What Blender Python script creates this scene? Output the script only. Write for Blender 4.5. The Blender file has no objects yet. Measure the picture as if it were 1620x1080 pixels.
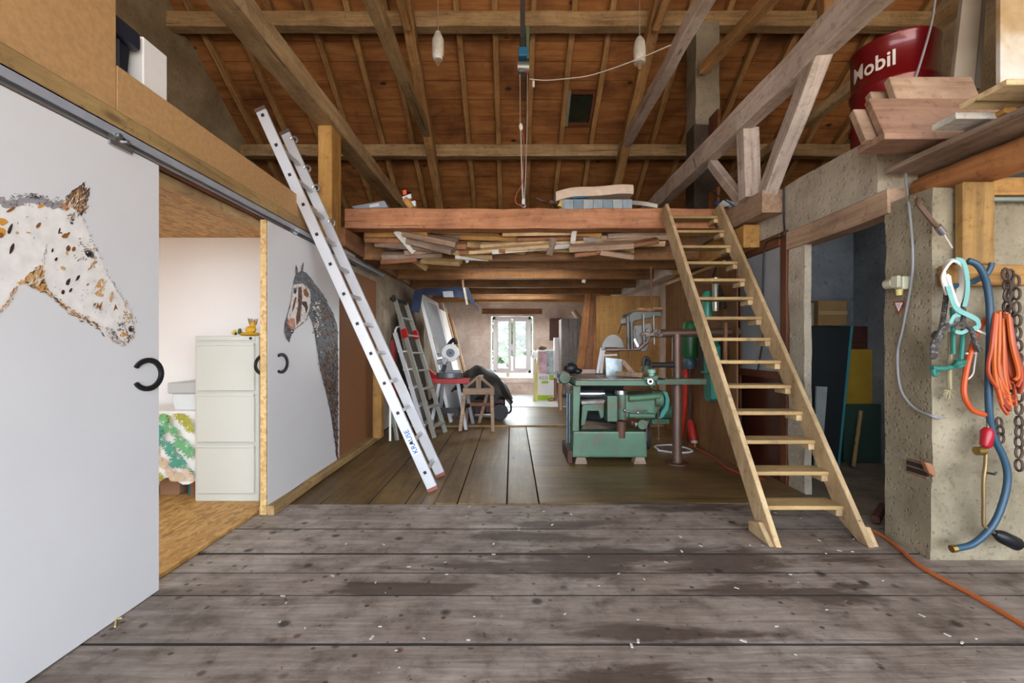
import bpy, bmesh, math, random
from mathutils import Vector, Matrix
random.seed(7)
SC = bpy.context.scene
COL = SC.collection
F = 720.0; CX = 810.0; CY = 545.0; EYE = 1.25
V = Vector
def P(px, py, D): return V(((px-CX)/F*D, D, EYE-(py-CY)/F*D))
def PX(px, py, X): return P(px, py, X*F/(px-CX))
def PZ(px, py, Z): return P(px, py, (EYE-Z)*F/(py-CY))
def lin(c):
    if isinstance(c, str): c = tuple(int(c[i:i+2], 16)/255 for i in (0, 2, 4))
    return tuple(x/12.92 if x <= .04045 else ((x+.055)/1.055)**2.4 for x in c)+(1,)

# ---------------------------------------------------------------- materials
MATS = {}
def _new(key):
    m = bpy.data.materials.new(key); m.use_nodes = True
    nt = m.node_tree; nt.nodes.clear()
    o = nt.nodes.new('ShaderNodeOutputMaterial'); b = nt.nodes.new('ShaderNodeBsdfPrincipled')
    nt.links.new(b.outputs[0], o.inputs[0])
    MATS[key] = m
    return m, nt, b
def N(nt, t, **kw):
    n = nt.nodes.new(t)
    for k, v in kw.items():
        if k.startswith('i_'):
            k = k[2:]; n.inputs[int(k) if k.isdigit() else k].default_value = v
        else: setattr(n, k, v)
    return n
def coords(nt, scale=(1, 1, 1), rnd=True):
    tc = N(nt, 'ShaderNodeTexCoord'); L = nt.links.new
    out = tc.outputs['Object']
    if rnd:
        oi = N(nt, 'ShaderNodeObjectInfo'); mu = N(nt, 'ShaderNodeMath', operation='MULTIPLY', i_1=31.7)
        L(oi.outputs['Random'], mu.inputs[0]); ad = N(nt, 'ShaderNodeVectorMath', operation='ADD')
        L(out, ad.inputs[0]); L(mu.outputs[0], ad.inputs[1]); out = ad.outputs[0]
    mp = N(nt, 'ShaderNodeMapping'); mp.inputs['Scale'].default_value = scale
    L(out, mp.inputs[0]); return mp.outputs[0], out
def ramp(nt, fac, stops):
    r = N(nt, 'ShaderNodeValToRGB'); e = r.color_ramp.elements
    while len(e) < len(stops): e.new(.5)
    for el, (p, c) in zip(e, stops): el.position = p; el.color = lin(c) if not (isinstance(c, tuple) and len(c) == 4) else c
    nt.links.new(fac, r.inputs[0]); return r.outputs[0]
def mix(nt, fac, a, b, mode='MIX'):
    m = N(nt, 'ShaderNodeMix', data_type='RGBA', blend_type=mode)
    for s, v in ((m.inputs[0], fac), (m.inputs[6], a), (m.inputs[7], b)):
        if isinstance(v, (int, float)): s.default_value = v
        elif isinstance(v, (tuple, str)): s.default_value = lin(v) if isinstance(v, str) else v
        else: nt.links.new(v, s)
    return m.outputs[2]
def noise(nt, vec, scale, detail=4, dist=0, rough=.55):
    n = N(nt, 'ShaderNodeTexNoise'); n.inputs['Scale'].default_value = scale; n.inputs['Detail'].default_value = detail
    n.inputs['Distortion'].default_value = dist; n.inputs['Roughness'].default_value = rough
    nt.links.new(vec, n.inputs['Vector']); return n.outputs[0]
def bump(nt, b, h, s, dist=.01):
    n = N(nt, 'ShaderNodeBump'); n.inputs['Strength'].default_value = s; n.inputs['Distance'].default_value = dist
    nt.links.new(h, n.inputs['Height']); nt.links.new(n.outputs[0], b.inputs['Normal'])
WOODS = {  # dark, mid, light
 'roof': ('4a2a14', '935c30', 'b07a48'), 'rafter': ('66452a', 'a07a4c', 'bf9866'), 'beam': ('6c543a', 'a58a62', 'c4a982'),
 'greybeam': ('88786c', 'c6b6a8', 'ded2c6'), 'loftbeam': ('7a4c32', 'b0764e', 'c8946c'), 'pine': ('a08258', 'c8aa7c', 'dcc298'),
 'stair': ('8e7856', 'b89c72', 'ccb48c'), 'tread': ('745c3c', 'a48756', 'bc9e6c'), 'yellowpine': ('7c5826', 'b08340', 'c69a58'),
 'brown': ('3a1e10', '64381e', '7c4c2c'), 'darkbrown': ('2a120c', '48241a', '5c3022'), 'oldplank': ('5e4c3e', '8d7866', 'aa9784'),
 'redplank': ('55341f', '8a5c3c', 'a6744e'), 'joist': ('56381c', '865c34', 'a07848'), 'greyplank': ('6d6660', '968f88', 'b4ada4'),
 'pinkplank': ('745a46', 'a2866c', 'bea289'), 'orange': ('6a4418', 'a4783c', 'be9454'), 'midfloor': ('3c301a', '6c5632', '8a7246'),
 'paleply': ('b09466', 'd0b688', 'e0cca6'), 'whiteplank': ('9c988e', 'c6c2b8', 'dcd8ce'), 'ply': ('4e341c', '76502c', '8e673c'),
 'olivepine': ('5e461e', '8c6a36', 'a27f48'), 'log': ('6c3f20', 'a0683a', 'bc8854'), 'oldred': ('644838', '8e6c56', 'a8866e')}
def wood(kind, axis='X', scale=1.0, rough=.72, bmp=.35):
    key = 'wood_%s_%s_%g_%g' % (kind, axis, scale, rough)
    if key in MATS: return MATS[key]
    m, nt, b = _new(key); c = WOODS[kind]
    s = {'X': (.7, 9, 9), 'Y': (9, .7, 9), 'Z': (9, 9, .7)}[axis]
    vec, raw = coords(nt, tuple(x*scale for x in s))
    n1 = noise(nt, vec, 2.2, 7, .7, .62)
    col = ramp(nt, n1, [(.16, c[0]), (.46, c[1]), (.8, c[2])])
    n2 = noise(nt, raw, 1.7, 6, .3, .62); n5 = noise(nt, raw, 17, 5, 0, .7)
    col = mix(nt, 1.0, col, ramp(nt, n2, [(.3, (.56, .52, .5, 1)), (.6, (1.0, 1.0, 1.0, 1))]), 'MULTIPLY')
    col = mix(nt, 1.0, col, ramp(nt, n5, [(.3, (.62, .58, .55, 1)), (.46, (1.0, 1.0, 1.0, 1))]), 'MULTIPLY')
    k = {'X': (.3, 1, 1), 'Y': (1, .3, 1), 'Z': (1, 1, .3)}[axis]
    mp = N(nt, 'ShaderNodeMapping'); mp.inputs['Scale'].default_value = k; nt.links.new(raw, mp.inputs[0])
    vo = N(nt, 'ShaderNodeTexVoronoi'); vo.inputs['Scale'].default_value = 4.5; nt.links.new(mp.outputs[0], vo.inputs['Vector'])
    kf = ramp(nt, vo.outputs['Distance'], [(.05, (1, 1, 1, 1)), (.11, (0, 0, 0, 1))])
    col = mix(nt, kf, col, c[0])
    # fine cracks running with the grain
    s2 = {'X': (.35, 22, 22), 'Y': (22, .35, 22), 'Z': (22, 22, .35)}[axis]
    mp2 = N(nt, 'ShaderNodeMapping'); mp2.inputs['Scale'].default_value = s2; nt.links.new(raw, mp2.inputs[0])
    n3 = noise(nt, mp2.outputs[0], 1.1, 2, .3)
    cf = ramp(nt, n3, [(.27, (1, 1, 1, 1)), (.31, (0, 0, 0, 1))])
    dk = tuple(x*.35 for x in lin(c[0])[:3])+(1,)
    col = mix(nt, cf, col, dk)
    nt.links.new(col, b.inputs['Base Color']); b.inputs['Roughness'].default_value = rough
    bump(nt, b, n1, bmp, .006)
    return m
def plain(key, col, rough=.5, metal=0, var=.12, scale=6, bmp=0, spec=None, coat=0):
    if key in MATS: return MATS[key]
    m, nt, b = _new(key)
    vec, raw = coords(nt); n = noise(nt, raw, scale, 5)
    l = lin(col)
    a = tuple(min(1, x*(1-var)) for x in l[:3])+(1,); z = tuple(min(1, x*(1+var*.6)) for x in l[:3])+(1,)
    nt.links.new(ramp(nt, n, [(.32, a), (.68, z)]), b.inputs['Base Color'])
    b.inputs['Roughness'].default_value = rough; b.inputs['Metallic'].default_value = metal
    if spec is not None: b.inputs['Specular IOR Level'].default_value = spec
    if coat: b.inputs['Coat Weight'].default_value = coat
    if bmp: bump(nt, b, n, bmp, .004)
    return m
def worn(key, col, under, amount=.5, rough=.55, metal=0, scale=7):
    """paint worn through to rust, bare metal or dirt"""
    if key in MATS: return MATS[key]
    m, nt, b = _new(key)
    vec, raw = coords(nt); n = noise(nt, raw, scale, 8, .4, .68); n2 = noise(nt, raw, scale*.35, 3)
    l = lin(col)
    base = ramp(nt, n2, [(.3, tuple(x*.72 for x in l[:3])+(1,)), (.7, tuple(min(1, x*1.12) for x in l[:3])+(1,))])
    f = ramp(nt, n, [(max(0.01, .72-amount*.45), (0, 0, 0, 1)), (.80-amount*.3, (1, 1, 1, 1))])
    nt.links.new(mix(nt, f, base, under), b.inputs['Base Color'])
    b.inputs['Roughness'].default_value = rough; b.inputs['Metallic'].default_value = metal
    bump(nt, b, n, .25, .004)
    return m
def concrete(key, c1, c2, c3, scale=2.5, bmp=.7):
    if key in MATS: return MATS[key]
    m, nt, b = _new(key); vec, raw = coords(nt, rnd=False)
    n1 = noise(nt, raw, scale, 8, .3, .65); n2 = noise(nt, raw, scale*11, 6, 0, .7); n3 = noise(nt, raw, scale*.32, 3)
    col = ramp(nt, n1, [(.3, c2), (.52, c1), (.72, c3)])
    col = mix(nt, ramp(nt, n2, [(.28, (.85, .85, .85, 1)), (.42, (0, 0, 0, 1))]), col, tuple(x*.42 for x in lin(c2)[:3])+(1,))
    col = mix(nt, ramp(nt, n2, [(.62, (0, 0, 0, 1)), (.72, (.7, .7, .7, 1))]), col, c3)
    col = mix(nt, 1.0, col, ramp(nt, n3, [(.3, (.78, .75, .68, 1)), (.65, (1, 1, 1, 1))]), 'MULTIPLY')
    vo = N(nt, 'ShaderNodeTexVoronoi'); vo.inputs['Scale'].default_value = scale*13; nt.links.new(raw, vo.inputs['Vector'])
    pit = ramp(nt, vo.outputs['Distance'], [(.0, (0, 0, 0, 1)), (.35, (1, 1, 1, 1))])
    nt.links.new(col, b.inputs['Base Color']); b.inputs['Roughness'].default_value = .92
    hh = mix(nt, .5, mix(nt, .5, n1, n2), pit)
    bump(nt, b, hh, bmp, .02); return m
def osb(key, c=('8a5f2c', 'b98a4a', 'd6ad6c')):
    if key in MATS: return MATS[key]
    m, nt, b = _new(key); vec, raw = coords(nt, (14, 5, 14), rnd=False)
    vo = N(nt, 'ShaderNodeTexVoronoi'); vo.inputs['Scale'].default_value = 3; vo.inputs['Randomness'].default_value = 1
    n0 = noise(nt, raw, 3, 2); ad = mix(nt, .25, vec, n0)
    nt.links.new(vec, vo.inputs['Vector'])
    col = ramp(nt, vo.outputs['Color'], [(.15, c[0]), (.45, c[1]), (.85, c[2])])
    n1 = noise(nt, vec, 6, 4); col = mix(nt, .35, col, ramp(nt, n1, [(.3, c[0]), (.7, c[2])]))
    nt.links.new(col, b.inputs['Base Color']); b.inputs['Roughness'].default_value = .6; bump(nt, b, n1, .2, .003); return m
def chip(key, col):
    return plain(key, col, .8, 0, .14, 38, .15)
def glassy(key, tint=(1, 1, 1, 1), gloss=.12, rough=.02):
    if key in MATS: return MATS[key]
    m = bpy.data.materials.new(key); m.use_nodes = True; nt = m.node_tree; nt.nodes.clear()
    o = N(nt, 'ShaderNodeOutputMaterial'); t = N(nt, 'ShaderNodeBsdfTransparent'); g = N(nt, 'ShaderNodeBsdfGlossy')
    t.inputs[0].default_value = tint; g.inputs['Roughness'].default_value = rough
    mx = N(nt, 'ShaderNodeMixShader'); mx.inputs[0].default_value = gloss
    nt.links.new(t.outputs[0], mx.inputs[1]); nt.links.new(g.outputs[0], mx.inputs[2]); nt.links.new(mx.outputs[0], o.inputs[0])
    MATS[key] = m; return m

# ---------------------------------------------------------------- mesh building
class MB:
    def __init__(s): s.v = []; s.f = []; s.m = []; s.s = []
    def add(s, vs, fs, mi=0, sm=False, M=None):
        o = len(s.v)
        s.v += [tuple(M @ V(p)) if M else tuple(p) for p in vs]
        for f in fs: s.f.append(tuple(i+o for i in f)); s.m.append(mi); s.s.append(sm)
        return s
    def bx(s, x0, x1, y0, y1, z0, z1, mi=0, M=None):
        vs = [(x, y, z) for x in (x0, x1) for y in (y0, y1) for z in (z0, z1)]
        return s.add(vs, [(0, 1, 3, 2), (4, 6, 7, 5), (0, 4, 5, 1), (2, 3, 7, 6), (0, 2, 6, 4), (1, 5, 7, 3)], mi, False, M)
    def box(s, c, d, rot=None, mi=0):
        M = Matrix.Translation(c)
        if rot is not None: M = M @ (rot.to_4x4() if isinstance(rot, Matrix) else Matrix.Rotation(rot[2], 4, 'Z') @ Matrix.Rotation(rot[1], 4, 'Y') @ Matrix.Rotation(rot[0], 4, 'X'))
        return s.bx(-d[0]/2, d[0]/2, -d[1]/2, d[1]/2, -d[2]/2, d[2]/2, mi, M)
    def prism(s, pts, vec, mi=0, mi2=None):
        n = len(pts); vec = V(vec); pts = [V(p) for p in pts]
        nrm = sum(((pts[i]-pts[0]).cross(pts[(i+1) % n]-pts[0]) for i in range(1, n)), V((0, 0, 0)))
        if nrm.dot(vec) > 0: pts = pts[::-1]
        vs = pts+[p+vec for p in pts]
        fs = [tuple(range(n)), tuple(range(2*n-1, n-1, -1))]
        s.add(vs, fs, mi)
        s.add(vs, [(i, i+n, (i+1) % n+n, (i+1) % n) for i in range(n)], mi if mi2 is None else mi2); return s
    def plate(s, pts, mi=0): return s.add(pts, [tuple(range(len(pts)))], mi)
    def tube(s, pts, r, n=8, mi=0, caps=True, smooth=True):
        pts = [V(p) for p in pts]; k = len(pts)
        rs = r if isinstance(r, (list, tuple)) else [r]*k
        ref = None; vs = []
        for i, p in enumerate(pts):
            t = (pts[min(i+1, k-1)]-pts[max(i-1, 0)])
            t = t.normalized() if t.length > 1e-9 else V((0, 0, 1))
            if ref is None: ref = t.orthogonal().normalized()
            ref = (ref-t*ref.dot(t)); ref = ref.normalized() if ref.length > 1e-6 else t.orthogonal().normalized()
            b = t.cross(ref)
            for j in range(n):
                a = 2*math.pi*j/n; vs.append(p+(ref*math.cos(a)+b*math.sin(a))*rs[i])
        fs = [(i*n+j, i*n+(j+1) % n, (i+1)*n+(j+1) % n, (i+1)*n+j) for i in range(k-1) for j in range(n)]
        s.add(vs, fs, mi, smooth)
        if caps: s.add(vs, [tuple(range(n-1, -1, -1)), tuple(range((k-1)*n, k*n))], mi)
        return s
    def cyl(s, p0, p1, r, n=16, mi=0): return s.tube([p0, p1], r, n, mi)
    def lathe(s, prof, n=24, M=None, mi=0):
        vs = [(r*math.cos(2*math.pi*j/n), r*math.sin(2*math.pi*j/n), z) for r, z in prof for j in range(n)]
        fs = [(i*n+j, i*n+(j+1) % n, (i+1)*n+(j+1) % n, (i+1)*n+j) for i in range(len(prof)-1) for j in range(n)]
        s.add(vs, fs, mi, True, M)
        if prof[0][0] > 1e-6: s.add(vs[:n], [tuple(range(n-1, -1, -1))], mi, False, M)
        if prof[-1][0] > 1e-6: s.add(vs[-n:], [tuple(range(n))], mi, False, M)
        return s
    def beam(s, p0, p1, w, h, up=(0, 0, 1), mi=0):
        p0 = V(p0); p1 = V(p1); R = frame(p1-p0, up); L = (p1-p0).length
        return s.bx(0, L, -w/2, w/2, -h/2, h/2, mi, Matrix.Translation(p0) @ R.to_4x4())
    def blob(s, c, r, seed=0, j=.15, n=2, mi=0):
        bm = bmesh.new(); bmesh.ops.create_icosphere(bm, subdivisions=n, radius=1)
        rg = random.Random(seed); r = (r, r, r) if isinstance(r, (int, float)) else r
        vs = []
        for v in bm.verts:
            k = 1+rg.uniform(-j, j); vs.append((c[0]+v.co.x*r[0]*k, c[1]+v.co.y*r[1]*k, c[2]+v.co.z*r[2]*k))
        fs = [tuple(v.index for v in f.verts) for f in bm.faces]; bm.free()
        return s.add(vs, fs, mi, True)
    def build(s, name, mats, parent=None, label=None, cat=None, group=None, kind=None, bevel=0, origin=None, seg=1):
        me = bpy.data.meshes.new(name)
        vs = [V(p) for p in s.v]
        if origin is None:
            if parent is not None: origin = ORG[parent.name]
            else:
                lo = [min(p[i] for p in vs) for i in range(3)]; hi = [max(p[i] for p in vs) for i in range(3)]
                origin = V(((lo[0]+hi[0])/2, (lo[1]+hi[1])/2, lo[2]))
        origin = V(origin)
        me.from_pydata([p-origin for p in vs], [], s.f)
        mats = mats if isinstance(mats, (list, tuple)) else [mats]
        for m in mats: me.materials.append(m)
        me.polygons.foreach_set('material_index', s.m); me.polygons.foreach_set('use_smooth', s.s)
        if bevel:
            bm = bmesh.new(); bm.from_mesh(me); bmesh.ops.remove_doubles(bm, verts=bm.verts, dist=1e-5)
            es = [e for e in bm.edges if len(e.link_faces) == 2 and e.calc_face_angle(0) > .6]
            bmesh.ops.bevel(bm, geom=es, offset=bevel, segments=seg, profile=.7, affect='EDGES', clamp_overlap=True)
            bm.to_mesh(me); bm.free()
        if any(s.s): me.set_sharp_from_angle(angle=.75)
        me.update()
        return link(name, me, origin, parent, label, cat, group, kind)
ORG = {}
def link(name, me, origin, parent=None, label=None, cat=None, group=None, kind=None):
    o = bpy.data.objects.new(name, me); COL.objects.link(o)
    ORG[o.name] = V(origin)
    if parent is not None: o.parent = parent; o.location = V(origin)-ORG[parent.name]
    else: o.location = origin
    tag(o, label, cat, group, kind); return o
def tag(o, label=None, cat=None, group=None, kind=None):
    for k, v in (('label', label), ('category', cat), ('group', group), ('kind', kind)):
        if v: o[k] = v
def thing(name, label, cat, loc, group=None):
    return link(name, None, V(loc), None, label, cat, group)
def frame(d, up=(0, 0, 1)):
    x = V(d).normalized(); up = V(up); y = up.cross(x)
    if y.length < 1e-4: y = V((0, 1, 0)).cross(x)
    y.normalize(); z = x.cross(y)
    return Matrix((x, y, z)).transposed()
def hewn(L, w, h, seed, j=.004, ch=.008, step=.35):
    """one timber along local X, chamfered and a little uneven"""
    mb = MB(); rg = random.Random(seed); n = max(2, int(L/step)+1); sec = []
    c = min(ch, w*.25, h*.25); a = w/2; b = h/2
    base = [(-a+c, -b), (a-c, -b), (a, -b+c), (a, b-c), (a-c, b), (-a+c, b), (-a, b-c), (-a, -b+c)]
    for i in range(n):
        dy, dz = rg.uniform(-j, j), rg.uniform(-j, j)
        for y, z in base: sec.append((L*i/(n-1), y+dy+rg.uniform(-j, j)*.5, z+dz+rg.uniform(-j, j)*.5))
    fs = [(i*8+k, i*8+(k+1) % 8, (i+1)*8+(k+1) % 8, (i+1)*8+k) for i in range(n-1) for k in range(8)]
    fs += [tuple(range(7, -1, -1)), tuple(range((n-1)*8, n*8))]
    return mb.add(sec, fs)
def timber(name, p0, p1, w, h, kind, label=None, cat=None, group=None, parent=None, up=(0, 0, 1), j=.004, skind=None, seed=None, m=None, ch=.008):
    """timber from p0 to p1 (centre line); its own axis is local X so that the grain runs along it"""
    p0 = V(p0); p1 = V(p1); R = frame(p1-p0, up)
    mb = hewn((p1-p0).length, w, h, seed if seed is not None else random.random(), j, ch)
    me = bpy.data.meshes.new(name); me.from_pydata(mb.v, [], mb.f); me.materials.append(m or wood(kind)); me.update()
    o = link(name, me, p0, parent, label, cat, group, skind); o.rotation_euler = R.to_euler(); return o
def dup(o, delta, label=None, group=None, parent=None):
    c = o.copy(); COL.objects.link(c)
    if parent is not None: c.parent = parent
    else: c.location = c.location+V(delta); ORG[c.name] = ORG[o.name]+V(delta)
    if label: c['label'] = label
    if group: c['group'] = group
    for ch in list(o.children): dup(ch, None, parent=c)
    return c
def smooth_path(pts, k=6):
    pts = [V(p) for p in pts]; out = []
    for i in range(len(pts)-1):
        a, b, c, d = pts[max(i-1, 0)], pts[i], pts[i+1], pts[min(i+2, len(pts)-1)]
        for t in range(k):
            u = t/k; out.append(.5*((2*b)+(c-a)*u+(2*a-5*b+4*c-d)*u*u+(3*b-a-3*c+d)*u**3))
    return out+[pts[-1]]
def text_mesh(txt, bold=False, shear=0):
    """triangulated outline of a word in the built-in font: list of verts (x,y) and faces, cap height 1"""
    cu = bpy.data.curves.new('t', 'FONT'); cu.body = txt; cu.size = 1; cu.resolution_u = 3
    if bold: cu.offset = .018
    cu.shear = shear
    ob = bpy.data.objects.new('t', cu); COL.objects.link(ob)
    bpy.context.view_layer.update()
    dg = bpy.context.evaluated_depsgraph_get(); me = bpy.data.meshes.new_from_object(ob.evaluated_get(dg))
    vs = [(v.co.x, v.co.y) for v in me.vertices]; fs = [tuple(p.vertices) for p in me.polygons]
    bpy.data.objects.remove(ob); bpy.data.curves.remove(cu); bpy.data.meshes.remove(me)
    k = 1/.69
    return [(x*k, y*k) for x, y in vs], fs
def write(mb, txt, o, ex, ey, h, mi=0, bold=False, center=True):
    vs, fs = text_mesh(txt, bold); ex = V(ex).normalized(); ey = V(ey).normalized()
    w = max(x for x, y in vs) if center else 0
    mb.add([V(o)+ex*((x-w/2)*h)+ey*((y-.5)*h) for x, y in vs], fs, mi)
def inpoly(x, y, poly):
    r = False; n = len(poly)
    for i in range(n):
        (x1, y1), (x2, y2) = poly[i], poly[(i+1) % n]
        if (y1 > y) != (y2 > y) and x < (x2-x1)*(y-y1)/(y2-y1)+x1: r = not r
    return r

def roof_mat():
    """roof boards: broad blotchy tone, knots, soft grain"""
    m, nt, b = _new('roof_boards'); vec, raw = coords(nt, (.8, 7, 7), rnd=False)
    n1 = noise(nt, vec, 1.6, 6, .5, .6); n2 = noise(nt, raw, 1.3, 5, .4, .6); n3 = noise(nt, raw, .35, 2)
    col = ramp(nt, n1, [(.2, '77471f'), (.5, 'a06a38'), (.8, 'bc8850')])
    col = mix(nt, 1.0, col, ramp(nt, n2, [(.33, (.42, .36, .32, 1)), (.56, (1, 1, 1, 1))]), 'MULTIPLY')
    col = mix(nt, 1.0, col, ramp(nt, n3, [(.35, (.72, .7, .72, 1)), (.6, (1, 1, 1, 1))]), 'MULTIPLY')
    mp = N(nt, 'ShaderNodeMapping'); mp.inputs['Scale'].default_value = (.55, 1, 1); nt.links.new(raw, mp.inputs[0])
    vo = N(nt, 'ShaderNodeTexVoronoi'); vo.inputs['Scale'].default_value = 2.6; nt.links.new(mp.outputs[0], vo.inputs['Vector'])
    col = mix(nt, ramp(nt, vo.outputs['Distance'], [(.05, (1, 1, 1, 1)), (.1, (0, 0, 0, 1))]), col, '33190c')
    nt.links.new(col, b.inputs['Base Color']); b.inputs['Roughness'].default_value = .8; bump(nt, b, n1, .3, .006); return m
# ================================================================ the setting
XL = -1.85; XR = 2.44; DB = 11.4
def roofz(D): return 6.03-.63*(D-6.4) if D >= 3 else 8.172-.63*(3-D)
M_DOOR = plain('door_white', 'd9dadb', .38, 0, .02, 3)
M_CONC = concrete('pillar_concrete', '8e846e', '706754', 'a49a86')
M_PLAST = concrete('pale_plaster', 'b0a796', '8c8272', 'c6beb0', 1.6, .6)
M_BACK = concrete('back_plaster', 'e2cec2', 'c0a89a', 'f0e4da', 2.2, .6)
M_GABLE = concrete('gable_plaster', 'b4a78c', '8e8268', 'cabfa4', 1.4, .6)
M_ROOM = plain('room_white', 'f2f0ee', .6, 0, .02, 2)
M_OSB = osb('osb_board')
def floor_mat():
    m, nt, b = _new('weathered_floor'); vec, raw = coords(nt, (.9, 11, 11), rnd=False)
    n1 = noise(nt, vec, 2.2, 8, 1.0, .68); n2 = noise(nt, raw, 1.2, 6, .4, .62); n3 = noise(nt, raw, 15, 6, 0, .7); n4 = noise(nt, raw, 6, 8, .2, .7)
    col = ramp(nt, n1, [(.2, '665b52'), (.5, '90857b'), (.8, 'b0a59b')])
    col = mix(nt, 1.0, col, ramp(nt, n2, [(.3, (.6, .55, .5, 1)), (.58, (1, 1, 1, 1))]), 'MULTIPLY')
    col = mix(nt, 1.0, col, ramp(nt, n4, [(.33, (.5, .46, .43, 1)), (.5, (1, 1, 1, 1)), (.68, (1.22, 1.22, 1.24, 1))]), 'MULTIPLY')
    # per-board tone
    sp = N(nt, 'ShaderNodeSeparateXYZ'); nt.links.new(raw, sp.inputs[0])
    # oil stains: (x, depth, half width, half depth)
    mpw = N(nt, 'ShaderNodeMapping'); mpw.inputs['Scale'].default_value = (.7, 2.2, 1); nt.links.new(raw, mpw.inputs[0])
    tot = None; wn = noise(nt, mpw.outputs[0], 2.6, 8, .6, .65)
    for (sx, sy, a, bb) in STAINS:
        u = N(nt, 'ShaderNodeMath', operation='SUBTRACT', i_1=sx); nt.links.new(sp.outputs[0], u.inputs[0])
        u2 = N(nt, 'ShaderNodeMath', operation='DIVIDE', i_1=a); nt.links.new(u.outputs[0], u2.inputs[0])
        w = N(nt, 'ShaderNodeMath', operation='SUBTRACT', i_1=sy); nt.links.new(sp.outputs[1], w.inputs[0])
        w2 = N(nt, 'ShaderNodeMath', operation='DIVIDE', i_1=bb); nt.links.new(w.outputs[0], w2.inputs[0])
        cb = N(nt, 'ShaderNodeCombineXYZ'); nt.links.new(u2.outputs[0], cb.inputs[0]); nt.links.new(w2.outputs[0], cb.inputs[1])
        ln = N(nt, 'ShaderNodeVectorMath', operation='LENGTH'); nt.links.new(cb.outputs[0], ln.inputs[0])
        iv = N(nt, 'ShaderNodeMath', operation='SUBTRACT', i_0=1.0); nt.links.new(ln.outputs[1], iv.inputs[1])
        if tot is None: tot = iv.outputs[0]
        else:
            mx = N(nt, 'ShaderNodeMath', operation='MAXIMUM'); nt.links.new(tot, mx.inputs[0]); nt.links.new(iv.outputs[0], mx.inputs[1]); tot = mx.outputs[0]
    ad = N(nt, 'ShaderNodeMath', operation='MULTIPLY_ADD', i_1=3.4, i_2=-1.75); nt.links.new(wn, ad.inputs[0])
    s2 = N(nt, 'ShaderNodeMath', operation='ADD'); nt.links.new(tot, s2.inputs[0]); nt.links.new(ad.outputs[0], s2.inputs[1])
    f = ramp(nt, s2.outputs[0], [(.02, (0, 0, 0, 1)), (.42, (.78, .78, .78, 1))])
    col = mix(nt, f, col, '43332a')
    col = mix(nt, ramp(nt, n3, [(.33, (.85, .85, .85, 1)), (.37, (0, 0, 0, 1))]), col, '2a2422')
    col = mix(nt, ramp(nt, n3, [(.66, (0, 0, 0, 1)), (.71, (.6, .6, .6, 1))]), col, 'c0bab2')
    for sc_, thr, c_ in ((7, .78, '241e1c'), (16, .8, '2c2522'), (11, .86, '5a3a2c')):   # oil drips
        vo = N(nt, 'ShaderNodeTexVoronoi'); vo.inputs['Scale'].default_value = sc_; nt.links.new(raw, vo.inputs['Vector'])
        sr = N(nt, 'ShaderNodeSeparateColor'); nt.links.new(vo.outputs['Color'], sr.inputs[0])
        g1 = N(nt, 'ShaderNodeMath', operation='GREATER_THAN', i_1=thr); nt.links.new(sr.outputs[0], g1.inputs[0])
        g2 = N(nt, 'ShaderNodeMath', operation='MULTIPLY'); nt.links.new(ramp(nt, vo.outputs['Distance'], [(.12, (.85, .85, .85, 1)), (.24, (0, 0, 0, 1))]), g2.inputs[0]); nt.links.new(g1.outputs[0], g2.inputs[1])
        col = mix(nt, g2.outputs[0], col, c_)
    nt.links.new(col, b.inputs['Base Color']); b.inputs['Roughness'].default_value = .62
    bump(nt, b, n1, .5, .006); return m
STAINS = [(-.55, 2.33, .45, .07), (.9, 2.65, .95, .2), (.35, 3.15, .4, .12), (1.35, 2.3, .5, .13), (1.75, 2.36, .22, .05), (.1, 2.95, .6, .1),
          (.6, 1.97, .6, .06), (.2, 2.55, 1.0, .12), (.45, 1.7, .35, .12), (1.9, 2.65, .4, .08), (1.35, 3.5, .7, .1)]
M_FLOOR = floor_mat()
def rough_box(mb, x0, x1, y0, y1, z0, z1, step=.12, amp=.012, mi=0, seed=1):
    """box with subdivided, slightly uneven faces (hand-made masonry)"""
    from mathutils import noise as mn
    nx, ny, nz = (max(1, int((b-a)/step)) for a, b in ((x0, x1), (y0, y1), (z0, z1)))
    def d(p):
        q = V(p)*2.7+V((seed, seed*.3, 0)); q2 = V(p)*9
        return V(p)+V((mn.noise(q), mn.noise(q+V((9, 0, 0))), mn.noise(q+V((0, 9, 0)))))*amp+V((mn.noise(q2), mn.noise(q2+V((5, 0, 0))), 0))*amp*.5
    def face(f, na, nb):
        vs = [d(f(i/na, j/nb)) for i in range(na+1) for j in range(nb+1)]
        fs = [(i*(nb+1)+j, i*(nb+1)+j+1, (i+1)*(nb+1)+j+1, (i+1)*(nb+1)+j) for i in range(na) for j in range(nb)]
        mb.add(vs, fs, mi, True)
    X = lambda u: x0+(x1-x0)*u; Y = lambda u: y0+(y1-y0)*u; Z = lambda u: z0+(z1-z0)*u
    for x in (x0, x1): face(lambda u, v, x=x: (x, Y(u), Z(v)), ny, nz)
    for y in (y0, y1): face(lambda u, v, y=y: (X(u), y, Z(v)), nx, nz)
    for z in (z0, z1): face(lambda u, v, z=z: (X(u), Y(v), z), nx, ny)
    return mb
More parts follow.
